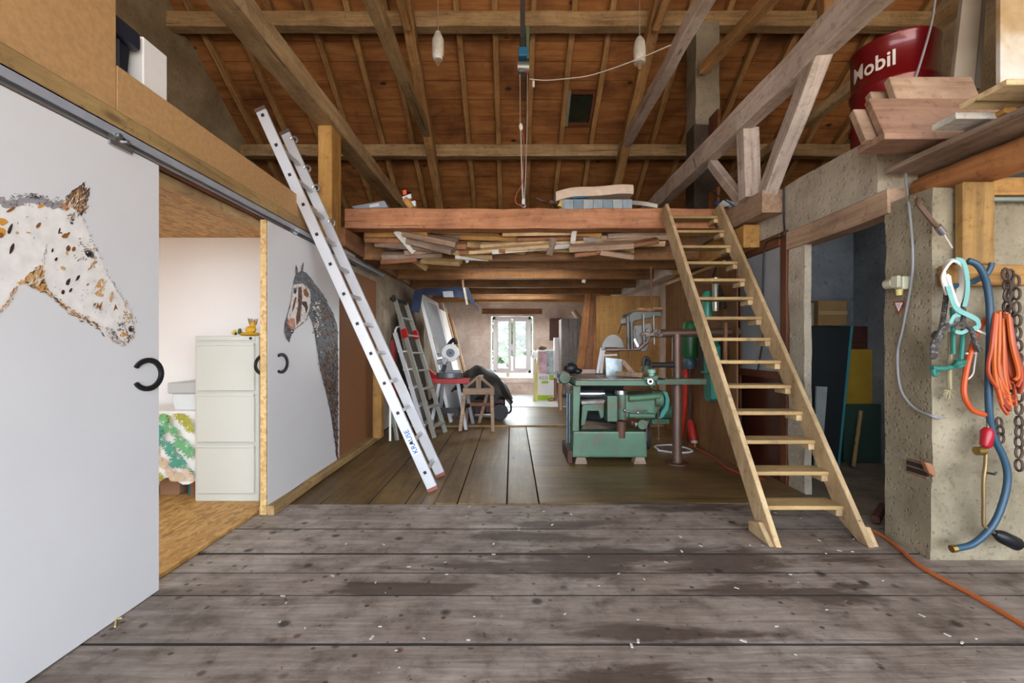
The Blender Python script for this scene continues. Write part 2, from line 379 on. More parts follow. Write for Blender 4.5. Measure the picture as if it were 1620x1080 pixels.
# ---- floors
lines = [3.571, 3.333, 3.082, 2.719, 2.493, 2.267, 1.899, 1.62, 1.3, .95, .6, .2, -.2, -.6, -1, -1.4, -1.8, -2.2, -2.6, -3]
mb = MB(); rg = random.Random(3)
for a, b in zip(lines[1:], lines[:-1]):
    g = .002; dz = rg.uniform(-.003, .003); k = 26
    x0, x1 = -1.88, 6.0
    vs = []
    wob = [rg.uniform(-.003, .003) for _ in range(k+1)]
    for i in range(k+1):
        x = x0+(x1-x0)*i/k
        vs += [(x, a+g+wob[i], -.06), (x, a+g+wob[i], dz-.004), (x, a+g+.0035+wob[i], dz), (x, b-g-.0035, dz), (x, b-g, dz-.004), (x, b-g, -.06)]
    mb.add(vs, [(i*6+2, i*6+3, (i+1)*6+3, (i+1)*6+2) for i in range(k)])
    mb.add(vs, [(i*6+j, i*6+j+1, (i+1)*6+j+1, (i+1)*6+j) for i in range(k) for j in (0, 1, 3, 4)], 1)
mb.bx(-4.9, 6.1, -3, 11.9, -.2, -.05, 1)  # unseen slab added under the boards to block light from below
mb.build('floor', [M_FLOOR, plain('joint_grime', '1c1814', .9, 0, .3, 12)], kind='structure', origin=(0, 0, 0))
mb = MB()
xs = [-1.88, -1.52, -1.14, -.85, -.61, -.43, -.04, .213]
for i, (a, b) in enumerate(zip(xs[:-1], xs[1:])):
    z = -.012 if i < 4 else .006
    mb.bx(a+.004, b-.004, 3.575, 6.9, -.06, z)
mb.build('floor', wood('midfloor', 'Y', .8, .5), kind='structure', bevel=.004, origin=(0, 0, 0))
MB().bx(.217, 2.44, 3.575, 6.9, -.06, .008).build('floor', wood('midfloor', 'X', .55, .42), kind='structure', bevel=.003, origin=(0, 0, 0))
mb = MB()
for i in range(8):
    mb.bx(-1.88, 2.6, 6.97+i*.268, 6.97+(i+1)*.268-.005, -.06, .0)
mb.build('floor', wood('midfloor', 'X', .8, .45), kind='structure', origin=(0, 0, 0))
timber('floor_batten', (-1.85, 6.93, .012), (2.3, 6.93, .012), .06, .03, 'tread', skind='structure')
MB().bx(-.9, 2.6, 9.1, DB, -.05, .012).build('floor', plain('pale_floor_sheet', 'dce2ea', .3, 0, .04, 2), kind='structure', origin=(0, 0, 0))
MB().bx(2.44, 6.0, 2.98, 5.3, -.06, .0).build('floor', concrete('store_floor', '7a6e5c', '584e42', '91846e', 2, .4), kind='structure', origin=(0, 0, 0))
# ---- the white side room behind the sliding doors
MB().bx(-4.8, -1.885, -1, 4.05, -.06, .02).build('floor', osb('osb_floor', ('8a5f2e', 'b78848', 'd0a562')), kind='structure', origin=(0, 0, 0))
MB().bx(-4.8, -1.9, 4.0, 4.1, .02, 2.3).build('wall_back', M_ROOM, kind='structure')
MB().bx(-4.85, -4.75, -1, 4.05, .02, 2.3).build('wall_left', M_ROOM, kind='structure')
MB().bx(-4.8, -1.9, -1.05, -.95, .02, 2.3).build('wall_front', M_ROOM, kind='structure')
mb = MB()
mb.bx(-4.75, -1.93, -.95, 2.3, 2.19, 2.21); mb.bx(-4.75, -1.93, 2.305, 4.0, 2.19, 2.21)
mb.build('ceiling', M_OSB, kind='structure', origin=(0, 0, 0))
timber('trim_1', (-1.935, -.9, 2.165), (-1.935, 4.0, 2.165), .05, .06, 'pine', skind='structure')
# ---- left wall of the bay beyond the doors
mb = MB(); rough_box(mb, -1.99, -1.87, 5.9, DB, 0, 2.3, .2, .015)
mb.bx(-1.99, -1.87, 4.1, 5.9, 0, 2.3)
mb.build('wall_left', concrete('side_plaster', 'b0a492', '8e8272', 'c6baa8', 1.2, .5), kind='structure')
MB().bx(-1.868, -1.835, 4.75, 6.15, .02, 2.1).build('wall_panel', chip('brown_panel', '8a5c38'), kind='structure', bevel=.002)
# ---- gables, back wall, right-hand walls
def gable(x0, x1, name, m):
    pts = [(x0, -3.2, -.05), (x0, DB+.5, -.05), (x0, DB+.5, roofz(DB+.5)), (x0, 3, roofz(3)), (x0, -3.2, roofz(-3.2))]
    MB().prism(pts, (x1-x0, 0, 0)).build(name, m, kind='structure')
gable(-5.0, -4.8, 'wall_left', M_GABLE); gable(6.0, 6.2, 'wall_right', M_GABLE)
mb = MB()
rough_box(mb, -1.9, -.55, DB, DB+.45, -.05, 2.5, .2, .02); rough_box(mb, .55, 2.75, DB, DB+.45, -.05, 2.5, .2, .02)
rough_box(mb, -.56, .56, DB, DB+.45, -.05, .36, .2, .012); rough_box(mb, -.56, .56, DB, DB+.45, 1.96, 2.5, .2, .012)
mb.bx(-4.9, 6.1, DB+.3, DB+.5, 2.4, 2.9); mb.bx(-4.9, -1.9, DB+.2, DB+.4, -.05, 2.5); mb.bx(2.7, 6.1, DB+.2, DB+.4, -.05, 2.5)
mb.build('wall_back', M_BACK, kind='structure')
timber('trim_2', (-.75, DB-.005, 2.08), (.75, DB-.005, 2.08), .06, .13, 'redplank', skind='structure')
mb = MB()   # white plastered reveal
mb.bx(-.555, -.52, DB-.02, DB+.3, .34, 1.98); mb.bx(.52, .555, DB-.02, DB+.3, .34, 1.98); mb.bx(-.555, .555, DB-.02, DB+.3, 1.96, 1.985)
mb.build('trim_3', plain('reveal_white', 'dedad4', .7, 0, .04, 5), kind='structure')
mb = MB(); rough_box(mb, -.55, .55, DB-.03, DB+.3, .3, .42, .08, .02); mb.build('window_ledge', M_BACK, kind='structure')
wf = thing('window_1', None, None, (0, DB+.2, .52)); wf['kind'] = 'structure'
M_PVC = plain('window_pvc', 'c6c0c3', .35, 0, .02)
D0 = DB+.17
mb = MB(); mb.bx(-.48, -.42, D0, D0+.07, .53, 1.96); mb.bx(.42, .48, D0, D0+.07, .53, 1.96); mb.bx(-.48, .48, D0, D0+.07, 1.89, 1.96); mb.bx(-.48, .48, D0, D0+.07, .53, .6)
mb.build('frame', M_PVC, wf)
for s in (-1, 1):
    a, b = sorted((s*.02, s*.42)); mb = MB(); w = .062
    mb.bx(a, a+w, D0-.02, D0+.05, .6, 1.89); mb.bx(b-w, b, D0-.02, D0+.05, .6, 1.89); mb.bx(a+w, b-w, D0-.02, D0+.05, .6, .6+w); mb.bx(a+w, b-w, D0-.02, D0+.05, 1.89-w, 1.89)
    sash = mb.build('sash', M_PVC, wf, bevel=.004)
    MB().bx(a+w, b-w, D0+.01, D0+.02, .6+w, 1.89-w).build('pane', glassy('window_glass', (.97, 1, .99, 1), .06), sash)
mb = MB(); mb.box((0, D0-.03, 1.15), (.03, .02, .1)); mb.box((0, D0-.055, 1.19), (.02, .03, .13)); mb.build('handle', M_PVC, wf, bevel=.004)
# outside the window
mb = MB(); mb.bx(-30, 30, DB+.6, 60, -.6, -.5); mb.build('garden_ground', plain('garden_grass', '50643a', .9, 0, .2, 1.2), kind='structure')
# ---- right wall with the opening
mb = MB()
rough_box(mb, XR, 6.0, 2.64, 2.98, -.02, 2.16, .1, .014)
mb.build('wall_right', M_CONC, kind='structure')
mb = MB(); rough_box(mb, XR, 2.5, 3.80, 4.02, -.02, 2.1, .1, .014, 0, 3); mb.build('wall_right', M_PLAST, kind='structure')
mb = MB(); rough_box(mb, XR, 2.72, 3.05, 6.7, 2.24, 2.66, .1, .016, 0, 5); mb.build('wall_right', M_PLAST, kind='structure')
mb = MB(); rough_box(mb, 2.5, 2.75, 4.95, DB, -.05, 2.5, .2, .014, 0, 6); mb.build('wall_right', M_BACK, kind='structure')
mb = MB(); mb.bx(3.9, 4.0, 2.98, 5.3, 0, 2.66); mb.bx(2.75, 3.9, 5.2, 5.3, 0, 2.66)
mb.build('wall_back', concrete('store_wall', '7c8288', '585e66', '989ea4', 1.4, .4), kind='structure')
timber('door_lintel', (2.49, 2.93, 2.175), (2.49, 4.02, 2.165), .14, .16, 'pinkplank', 'long reddish timber lintel over the dark doorway right of the stairs', 'beam', j=.006)
# ---- lofts
mb = MB()
for i in range(26): mb.bx(-1.9, 2.6, 5.2+i*.24, 5.2+(i+1)*.24-.003, 2.60, 2.63)
mb.build('ceiling', wood('joist', 'X', 1, .8), kind='structure', origin=(0, 0, 2.6))
MB().bx(-4.8, -1.9, -3, DB, 2.27, 2.31).build('ceiling', wood('joist', 'Y'), kind='structure', origin=(0, 0, 2.27))
MB().bx(2.76, 6.0, 3.0, DB, 2.67, 2.79).build('ceiling', wood('joist', 'Y', .9), kind='structure', origin=(0, 0, 2.6))
# ---- roof boarding
mb = MB(); rg = random.Random(11)
def roof_side(sgn):
    n = V((0, .63*sgn, 1)).normalized(); d = V((0, 1*sgn, -.63)).normalized(); base = V((0, 3, roofz(3)))
    t = 0; L = 10.6 if sgn > 0 else 7.5
    while t < L:
        w = rg.uniform(.27, .34); lift = rg.uniform(0, .012)
        x = -4.85
        while x < 6.05:
            l = min(6.1-x, rg.uniform(2.2, 4.2))
            a = base+d*t+n*lift; b = base+d*(t+w-.012)+n*lift*.3
            p = [V((x, 0, 0))+a, V((x+l-.003, 0, 0))+a, V((x+l-.003, 0, 0))+b, V((x, 0, 0))+b]
            mb.prism(p, n*.022); x += l
        t += w
    a = base+n*.05; b = base+d*L+n*.05
    mb.prism([V((-5, 0, 0))+a, V((6.2, 0, 0))+a, V((6.2, 0, 0))+b, V((-5, 0, 0))+b], n*.04, 1)
roof_side(1); roof_side(-1)
mb.build('ceiling', [roof_mat(), plain('roof_underlay', '140c08', .9)], kind='structure', origin=(0, 0, 0))
# ================================================================ roof timbers
ORD = 'first second third fourth fifth sixth seventh eighth ninth tenth eleventh twelfth thirteenth fourteenth fifteenth sixteenth seventeenth eighteenth nineteenth twentieth'.split()
RX = [-4.5, -3.95, -3.4, -2.85, -2.3, -1.77, -.77, -.24, .30, .87, 1.41, 2.5, 3.05, 3.6, 4.15, 4.7, 5.25, 5.8]
def roofpt(x, D, off): return V((x, D, roofz(D)-off))
for i, x in enumerate(RX):
    o = timber('roof_rafter', roofpt(x, 3.02, .07), roofpt(x, 11.75, .07), .085, .11, 'rafter', '%s bare rafter under the roof boards counted from left gable' % ORD[i], 'rafter', 'common rafters of the roof', seed=i, j=.005)
o = None
for i in range(9):
    c = timber('roof_rafter', roofpt(-4.4+i*1.25, 2.98, .07), roofpt(-4.4+i*1.25, -3.1, .07), .085, .11, 'rafter', skind='structure', seed=i)
for (D, Z, w) in ((6.4, 5.78, 'upper purlin spanning the roof near the top of the picture'), (8.13, 4.69, 'lower purlin spanning the roof behind the hoist hook')):
    timber('roof_purlin', (-4.8, D, Z), (6.0, D, Z), .17, .21, 'beam', w, 'purlin', 'roof purlins', j=.006)
def purl(D): return 5.78-.63*(D-6.4)
for x, w in ((-1.40, 'left'), (1.93, 'right')):
    timber('principal_rafter', (x, 3.4, purl(3.4)-.27), (x, 11.0, purl(11.0)-.27), .15, .18, 'rafter', 'thick sloping principal rafter on the %s, under both purlins' % w, 'rafter', 'principal rafters', j=.007)
timber('collar_beam', (-1.45, -.9, 4.80), (-1.42, 8.15, 4.76), .13, .17, 'beam', 'slim collar beam left of the hoist running back to the roof', 'beam', 'collar beams', j=.008)
timber('collar_beam', (1.97, -.9, 4.84), (1.93, 8.15, 4.66), .13, .17, 'greybeam', 'slim grey collar beam right of the hoist running back to the roof', 'beam', 'collar beams', j=.008)
timber('tie_beam', (-1.79, -1, 3.43), (-1.76, 10.0, 3.43), .19, .17, 'beam', 'massive tie beam over the aluminium ladder, resting on a yellow post', 'beam', 'tie beams', j=.008)
timber('tie_beam', (2.23, -1, 3.42), (2.2, 10.0, 3.40), .14, .23, 'greybeam', 'massive greyish tie beam above the stairs and braced by struts', 'beam', 'tie beams', j=.008)
timber('tie_beam', (4.2, 3.2, 4.43), (4.2, 8.9, 4.43), .11, .14, 'paleply', 'beam coloured pale as if sunlit behind the red drum', 'beam', j=.004)  # pale wood tone stands in for light falling on the beam
timber('roof_strut', (3.3, 3.6, 5.3), (2.6, 6.2, 5.0), .12, .14, 'rafter', 'brown strut slanting up behind the grey tie beam to the roof', 'strut')
timber('roof_post', (3.45, 5.0, 4.4), (3.45, 5.0, 6.7), .13, .13, 'rafter', 'upright brown roof post behind the grey tie beam at top right', 'post', up=(0, 1, 0))
timber('roof_strut', (-1.40, 6.1, 5.5), (-1.45, 3.9, 6.3), .1, .12, 'rafter', 'short strut beside the left principal rafter at the top edge', 'strut')
timber('roof_strut', (1.93, 6.1, 5.5), (2.05, 3.9, 6.3), .1, .12, 'rafter', 'short strut beside the right principal rafter at the top edge', 'strut')
timber('support_post', (-1.79, 4.47, 2.24), (-1.79, 4.47, 3.345), .24, .135, 'yellowpine', 'short yellow pine post under the left tie beam behind the ladder', 'post', up=(1, 0, 0), j=.002)
timber('support_post', (2.28, 4.36, 2.645), (2.26, 4.36, 3.30), .15, .15, 'greybeam', 'short upright post under the right tie beam above the stairs', 'post', up=(1, 0, 0))
timber('knee_brace', (2.33, 4.16, 2.64), (2.222, 3.27, 3.36), .115, .16, 'greybeam', 'long slanting brace rising from the beam end to the right tie beam', 'brace')
timber('knee_brace', (2.26, 4.5, 2.68), (2.24, 5.1, 3.28), .09, .1, 'greybeam', 'short slanting brace behind the upright post above the stairs', 'brace')
timber('loft_beam', (-1.84, 5.1, 2.635), (2.4, 5.1, 2.635), .19, .22, 'loftbeam', 'heavy reddish beam across the bay carrying the edge of the loft', 'beam', j=.007, seed=5)
timber('wall_plate', (2.335, 4.08, 2.54), (2.335, 6.3, 2.54), .19, .205, 'pinkplank', 'square beam end jutting out beside the top of the stairs', 'beam', j=.004)
timber('wall_plate', (2.34, 4.45, 2.315), (2.34, 6.4, 2.315), .16, .22, 'yellowpine', 'short orange beam end under the jutting beam by the stairs', 'beam', j=.004)
timber('wall_plate', (2.32, 6.5, 2.37), (2.32, DB, 2.37), .2, .24, 'greybeam', 'pale beam along the right wall under the far ceiling joists', 'beam')
timber('wall_plate', (-1.86, 4.85, 2.4), (-1.86, DB, 2.4), .16, .2, 'redplank', 'reddish beam along the left wall under the loft floor', 'beam')
JD = [5.55, 6.2, 7.15, 8.2, 9.3, 10.3, 11.0]
for i, D in enumerate(JD):
    timber('ceiling_joist', (-1.8, D, 2.436), (2.3, D, 2.436), .09, .318, 'joist' if i < 6 else 'yellowpine', ('%s ceiling joist behind the loft beam' % ORD[i]) if i < 6 else 'last yellow ceiling joist, nearest the far window wall', 'joist', 'ceiling joists under the loft', j=.003, seed=40+i)
# chimney breast rising through the loft
ch = thing('chimney_stack', 'rough grey chimney stack rising through the loft behind the stairs', 'chimney', (2.7, 6.5, 2.79))
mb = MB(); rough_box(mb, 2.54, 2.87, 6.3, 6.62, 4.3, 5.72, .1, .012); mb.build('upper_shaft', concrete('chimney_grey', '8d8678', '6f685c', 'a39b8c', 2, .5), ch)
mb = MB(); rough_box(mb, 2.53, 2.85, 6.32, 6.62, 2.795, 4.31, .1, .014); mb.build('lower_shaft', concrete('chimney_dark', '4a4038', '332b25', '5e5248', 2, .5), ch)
timber('loft_board', (2.75, 6.22, 3.95), (2.75, 6.22, 4.38), .05, .36, 'brown', 'brown wooden board on the front of the chimney stack', 'board', up=(0, 1, 0))
timber('loft_board', (2.62, 5.9, 2.79), (2.62, 5.9, 3.25), .04, .26, 'redplank', 'small reddish board leaning low against the chimney stack', 'board', up=(0, 1, 0))
# ================================================================ sliding doors, painted horses
XD = -1.79
PAL = {k: i+1 for i, k in enumerate(['grey', 'dkgrey', 'black', 'brown', 'dkbrown', 'tan', 'ochre', 'palew', 'pink', 'bluegrey', 'rust'])}
PCOL = dict(grey='9a9698', dkgrey='5c5858', black='1d1b1e', brown='8a5a2c', dkbrown='3f2c1e', tan='c9a878', ochre='cf9440', palew='e8e5e0', pink='c88a6a', bluegrey='6d757c', rust='6e4428')
PM = [M_DOOR]+[plain('paint_'+k, PCOL[k], .6, 0, .1, 20) for k in PAL]
class Painter:
    """flat brush marks on a plane X = const, given in photograph pixels"""
    def __init__(s, X, seed): s.X = X; s.mb = MB(); s.rg = random.Random(seed); s.k = 0
    def pt(s, x, y): q = PX(x, y, s.X); return V((s.X+.0006+.000004*s.k, q.y, q.z))
    def poly(s, pts, c):
        s.k += 1
        p = [s.pt(*q) for q in pts]
        # face towards +X
        n = sum(((p[i]-p[0]).cross(p[(i+1) % len(p)]-p[0]) for i in range(1, len(p))), V((0, 0, 0)))
        if n.x < 0: p = p[::-1]
        s.mb.plate(p, PAL[c])
    def spot(s, x, y, l, w, a, c, wob=.2):
        n = 9; ca, sa = math.cos(math.radians(a)), math.sin(math.radians(a)); pts = []
        for i in range(n):
            t = 2*math.pi*i/n; r = 1+s.rg.uniform(-wob, wob)
            u, v = math.cos(t)*l*r, math.sin(t)*w*r; pts.append((x+u*ca-v*sa, y+u*sa+v*ca))
        s.poly(pts, c)
    def dash(s, x, y, l, w, a, c):
        ca, sa = math.cos(math.radians(a)), math.sin(math.radians(a))
        s.poly([(x-ca*l, y-sa*l), (x+sa*w, y-ca*w), (x+ca*l, y+sa*l), (x-sa*w, y+ca*w)], c)
    def fill(s, poly, n, l, w, a, da, cols):
        xs = [p[0] for p in poly]; ys = [p[1] for p in poly]; k = 0; t = 0
        while k < n and t < n*30:
            t += 1; x, y = s.rg.uniform(min(xs), max(xs)), s.rg.uniform(min(ys), max(ys))
            if inpoly(x, y, poly):
                s.dash(x, y, l*s.rg.uniform(.5, 1.3), w*s.rg.uniform(.6, 1.3), a+s.rg.uniform(-da, da), s.rg.choice(cols)); k += 1
    def along(s, pts, n, spread, l, w, da, cols):
        L = [((pts[i+1][0]-pts[i][0])**2+(pts[i+1][1]-pts[i][1])**2)**.5 for i in range(len(pts)-1)]; T = sum(L)
        for k in range(n):
            u = s.rg.uniform(0, T); i = 0
            while i < len(L)-1 and u > L[i]: u -= L[i]; i += 1
            f = u/L[i]; dx, dy = pts[i+1][0]-pts[i][0], pts[i+1][1]-pts[i][1]
            s.dash(pts[i][0]+dx*f+s.rg.gauss(0, spread), pts[i][1]+dy*f+s.rg.gauss(0, spread), l*s.rg.uniform(.5, 1.4), w*s.rg.uniform(.6, 1.3), math.degrees(math.atan2(dy, dx))+s.rg.uniform(-da, da), s.rg.choice(cols))
def arc_shoe(mb, cx, cz, X, ry, rz, w, a0, a1, th, mi=0, n=26):
    """horseshoe on a plane X: swept flat bar, angles in degrees in the (depth, height) plane"""
    o = []; i_ = []
    for k in range(n+1):
        t = math.radians(a0+(a1-a0)*k/n); e = 1-.25*abs(2*k/n-1)**3
        o.append((cx+ry*math.cos(t), cz+rz*math.sin(t))); i_.append((cx+(ry-w*e)*math.cos(t), cz+(rz-w*e)*math.sin(t)))
    for k in range(n):
        q = [o[k], o[k+1], i_[k+1], i_[k]]; mb.prism([(X, y, z) for y, z in q], (th, 0, 0), mi)
M_IRON = plain('black_iron', '26282b', .42, .6, .2, 20); M_IRONG = plain('grey_iron', '585e62', .4, .6, .15, 20)
M_STEEL = plain('zinc_steel', 'b4b8bc', .32, .9, .08, 12)
d1 = thing('sliding_door', 'big white sliding door on the left painted with a spotted white horse head', 'door', (XD-.02, 1.4, .005))
MB().bx(XD-.04, XD, .42, 2.31, .005, 2.16).build('panel', M_DOOR, d1, bevel=.003)
p = Painter(XD, 4)
head = [(0, 318), (60, 322), (112, 312), (128, 345), (152, 395), (168, 430), (190, 470), (207, 495), (212, 522), (205, 540), (190, 545), (170, 535), (158, 520), (120, 500), (95, 478), (75, 455), (45, 452), (22, 460), (0, 490)]
p.poly(head, 'palew')
# mane
for i in range(26):
    x = i*4.4; y = 319+4*math.sin(x*.09)+p.rg.uniform(-3, 3)
    p.spot(x, y, p.rg.uniform(5, 9), p.rg.uniform(4, 6.5), p.rg.uniform(-20, 20), 'grey', .3)
p.along([(0, 316), (40, 312), (60, 315), (95, 318)], 60, 4, 4, .8, 60, ['dkgrey', 'grey', 'grey'])
p.fill([(0, 320), (50, 318), (100, 322), (100, 328), (0, 326)], 30, 3, .8, 0, 70, ['dkgrey', 'grey'])
p.along([(50, 309), (62, 311)], 22, 2, 4, .7, 40, ['black', 'dkgrey'])
# ears
ear = [(101, 316), (112, 304), (132, 290), (130, 300), (141, 297), (136, 312), (137, 328), (128, 340), (118, 330), (106, 326)]
p.poly(ear, 'tan')
p.fill(ear, 190, 4.5, 1.0, -58, 22, ['brown', 'brown', 'dkbrown', 'rust', 'palew', 'tan', 'dkgrey'])
p.along([(101, 316), (112, 304), (132, 290)], 22, .8, 4, .7, 15, ['dkbrown', 'dkgrey'])
p.along([(132, 292), (131, 310)], 14, .7, 3, .7, 15, ['dkbrown', 'black'])
p.along([(141, 297), (134, 326), (126, 341)], 34, 1.8, 3.5, .8, 35, ['dkbrown', 'black', 'dkgrey'])
p.fill([(92, 324), (104, 320), (110, 335), (96, 332)], 22, 3.5, 1.2, -25, 25, ['ochre', 'brown', 'pink'])
p.fill([(106, 336), (122, 336), (116, 350), (106, 346)], 24, 3, .8, -40, 30, ['dkbrown', 'brown', 'grey'])
p.spot(113, 353, 3, 2.4, 20, 'dkgrey')
for x, y, l, w, a, c in [(17, 331, 8, 2.5, -28, 'brown'), (64, 326, 5.5, 2.2, -18, 'ochre'), (15, 362, 10, 3, -68, 'dkbrown'), (60, 356, 5.5, 2.6, -52, 'brown'), (18, 393, 9, 3.2, -72, 'dkbrown'), (93, 365, 6, 1.6, -75, 'dkbrown'), (95, 368, 3, 1.5, 20, 'brown'),
                         (102, 373, 5.5, 3.6, -25, 'brown'), (107, 370, 4, 2.2, -45, 'brown'), (82, 396, 3.6, 1.7, -70, 'dkbrown'), (88, 410, 3.2, 2.2, -70, 'dkbrown'), (107, 393, 5, 3.4, 85, 'rust'), (116, 394, 4, 2.8, -60, 'brown'), (105, 400, 4, 1.8, 85, 'tan'),
                         (107, 446, 6.5, 3.2, -62, 'dkbrown'), (122, 440, 5.5, 2.2, -60, 'dkbrown'), (99, 462, 4, 3, -80, 'dkbrown'), (111, 459, 4, 2, -58, 'dkbrown'), (138, 450, 2.5, 1.2, -40, 'brown'), (2, 350, 9, 6, 10, 'ochre'), (3, 366, 7, 5, 70, 'ochre'), (0, 372, 6, 4, 0, 'brown'), (27, 353, 2.4, .8, -80, 'grey'), (42, 343, 3, .8, -30, 'grey'),
                         (53, 376, 2, .8, -60, 'grey'), (26, 368, 3, 2.2, 0, 'tan'), (44, 368, 4, 1.4, 10, 'tan')]: p.spot(x, y, l, w, a, c, .18)
# eye
p.fill([(126, 386), (148, 388), (152, 402), (146, 416), (130, 410)], 34, 2.4, .6, 20, 60, ['tan', 'brown', 'grey', 'tan'])
p.poly([(132, 397), (138, 395), (146, 398), (148.5, 405), (146, 408), (138, 405.5), (134, 402)], 'dkgrey')
p.spot(140, 401.5, 5, 3.6, 15, 'black', .06); p.spot(137.5, 399.5, 1.2, .9, 0, 'palew', .05)
p.along([(129, 396), (138, 393), (147, 397), (150, 408)], 16, .7, 2.2, .5, 10, ['black', 'dkgrey'])
p.along([(134, 403), (140, 407), (148, 409)], 10, .5, 2, .4, 10, ['black', 'tan'])
p.along([(150, 412), (144, 420), (139, 427)], 16, 1.6, 2.6, .9, 25, ['tan', 'ochre', 'brown'])
for x, y in ((117, 404), (119, 408), (124, 411), (127, 409), (131, 410), (122, 412), (135, 411)): p.dash(x, y, 3, .6, -55, 'dkgrey')
p.fill([(120, 375), (150, 380), (152, 392), (122, 390)], 16, 1.8, .6, 30, 60, ['dkgrey', 'grey'])
# cheek and throat
p.along([(74, 380), (69, 402), (66, 430), (68, 445)], 26, 1.2, 3.4, .5, 14, ['grey', 'grey', 'tan'])
thr = [(60, 418), (67, 421), (68, 445), (76, 458), (70, 462), (48, 452), (26, 448), (42, 436)]
p.fill(thr, 120, 4.5, 1.3, -50, 40, ['tan', 'ochre', 'brown', 'tan', 'dkbrown'])
p.along([(50, 452), (70, 460), (84, 470), (96, 480), (112, 495), (136, 505), (155, 517)], 120, 2.4, 3.6, 1.1, 35, ['tan', 'ochre', 'brown', 'dkgrey', 'tan'])
p.along([(84, 470), (96, 482), (120, 500), (150, 512), (163, 530)], 46, .8, 3, .6, 12, ['dkgrey', 'dkbrown'])
p.along([(24, 454), (12, 476), (0, 492)], 34, 1.6, 4, .8, 15, ['tan', 'ochre', 'brown'])
# face line, nose, muzzle
p.along([(130, 345), (152, 395), (168, 432), (186, 462), (202, 485)], 46, 1.4, 2.2, .5, 40, ['grey', 'dkgrey', 'dkgrey', 'pink'])
p.spot(157, 449, 6, 8, 20, 'tan', .35); p.spot(157, 466, 8, 3.6, 10, 'tan', .3); p.spot(175, 470, 3, 10, 10, 'tan', .35); p.spot(98, 424, 4, 3, 30, 'tan')
p.fill([(148, 438), (166, 436), (164, 472), (150, 470)], 22, 3.6, 1.2, -60, 40, ['tan', 'palew', 'ochre'])
p.poly([(150, 489), (153, 478), (155, 484), (161, 476), (157, 492), (155, 486)], 'brown'); p.poly([(178, 492), (181, 480), (185, 490), (182, 488)], 'brown')
p.along([(146, 488), (150, 478)], 8, 1, 3, .5, 20, ['dkgrey'])
p.along([(196, 478), (206, 495), (211, 515), (209, 533)], 40, 2, 2.4, .7, 30, ['grey', 'dkgrey', 'tan', 'ochre'])
p.fill([(194, 490), (208, 498), (206, 512), (194, 508)], 30, 2.6, .9, 60, 60, ['ochre', 'tan', 'brown', 'grey'])
p.spot(206, 520, 5, 5.4, 0, 'dkgrey', .12); p.spot(205, 521, 2.4, 3, 20, 'black', .1); p.spot(208, 518, 1.5, 1, 0, 'palew')
p.spot(193, 529, 5, 3.6, -10, 'ochre', .25); p.fill([(184, 520), (198, 518), (204, 536), (190, 540)], 30, 2.6, .8, 50, 40, ['brown', 'ochre', 'dkgrey', 'palew'])
p.along([(166, 516), (170, 530), (178, 538), (190, 543), (200, 541), (209, 532)], 70, 1.8, 2.4, .6, 30, ['grey', 'dkgrey', 'pink', 'tan'])
p.along([(174, 521), (181, 530), (186, 539)], 44, 1.8, 2.4, .6, 35, ['grey', 'dkgrey'])
p.along([(199, 527), (204, 533), (201, 540)], 14, 1, 2, .8, 20, ['dkbrown', 'black'])
p.fill([(182, 512), (196, 505), (196, 520), (184, 522)], 26, 2, .7, 20, 60, ['dkgrey', 'grey', 'black'])
p.fill([(140, 445), (185, 470), (160, 505), (110, 470)], 26, 2, .5, -50, 40, ['grey', 'grey', 'tan'])
p.fill(head, 60, 2.2, .4, -70, 50, ['grey', 'tan', 'palew', 'palew'])
p.mb.build('horse_painting', PM, d1)
mb = MB(); arc_shoe(mb, 2.232, 1.104, XD+.0, .095, .082, .026, -150, 150, .014)
mb.build('horseshoe_handle', M_IRON, d1, label='black iron horseshoe handle', bevel=.002)
mb = MB()   # roller hanger at the door's top edge
mb.box((XD+.0, 2.07, 2.175), (.03, .07, .04)); mb.cyl((XD-.01, 2.05, 2.19), (XD+.03, 2.05, 2.19), .012, 10); mb.cyl((XD-.01, 2.09, 2.18), (XD+.03, 2.09, 2.18), .01, 10); mb.box((XD+.012, 2.07, 2.15), (.008, .12, .02))
mb.build('roller_hanger', M_STEEL, d1)
d2 = thing('sliding_door', 'white sliding door painted with the dark spotted horse behind the long ladder', 'door', (XD-.03, 4.0, .005))
X2 = -1.80
MB().bx(X2-.045, X2, 3.35, 4.745, .005, 2.165).build('panel', [M_DOOR, osb('osb_edge', ('a8824e', 'caa468', 'dcc08c'))], d2, bevel=.002)
MB().bx(X2-.045, X2-.001, 3.335, 3.352, .004, 2.166).build('edge_strip', osb('osb_edge'), d2, label='raw particle board edge of the door')
p = Painter(X2, 9)
ys = lambda zx, zy: (420+zx/6, 400+zy/6)
body = [ys(*q) for q in [(280, 215), (330, 170), (385, 185), (430, 235), (480, 310), (540, 390), (600, 500), (650, 600), (680, 680), (687, 760), (687, 1080)]]
body = body+[(534.6, 580), (534.6, 737), (530, 700), (522, 650), (512, 605), (506, 585), (503, 560)]+[ys(*q) for q in [(498, 960), (480, 860), (465, 760), (440, 660), (405, 575), (385, 630), (330, 680), (280, 720), (255, 760), (222, 850), (195, 810), (175, 740), (180, 660), (200, 600), (235, 470), (260, 380), (262, 280)]]
p.poly(body, 'bluegrey')
neck = [ys(*q) for q in [(430, 420), (560, 470), (640, 620), (687, 740)]]+[(534.5, 730), (523, 650), (507, 585), (503, 560)]+[ys(*q) for q in [(480, 860), (460, 720), (420, 590)]]
p.fill(neck, 420, 4, 1.2, 70, 25, ['rust', 'dkbrown', 'bluegrey', 'dkgrey', 'brown', 'bluegrey'])
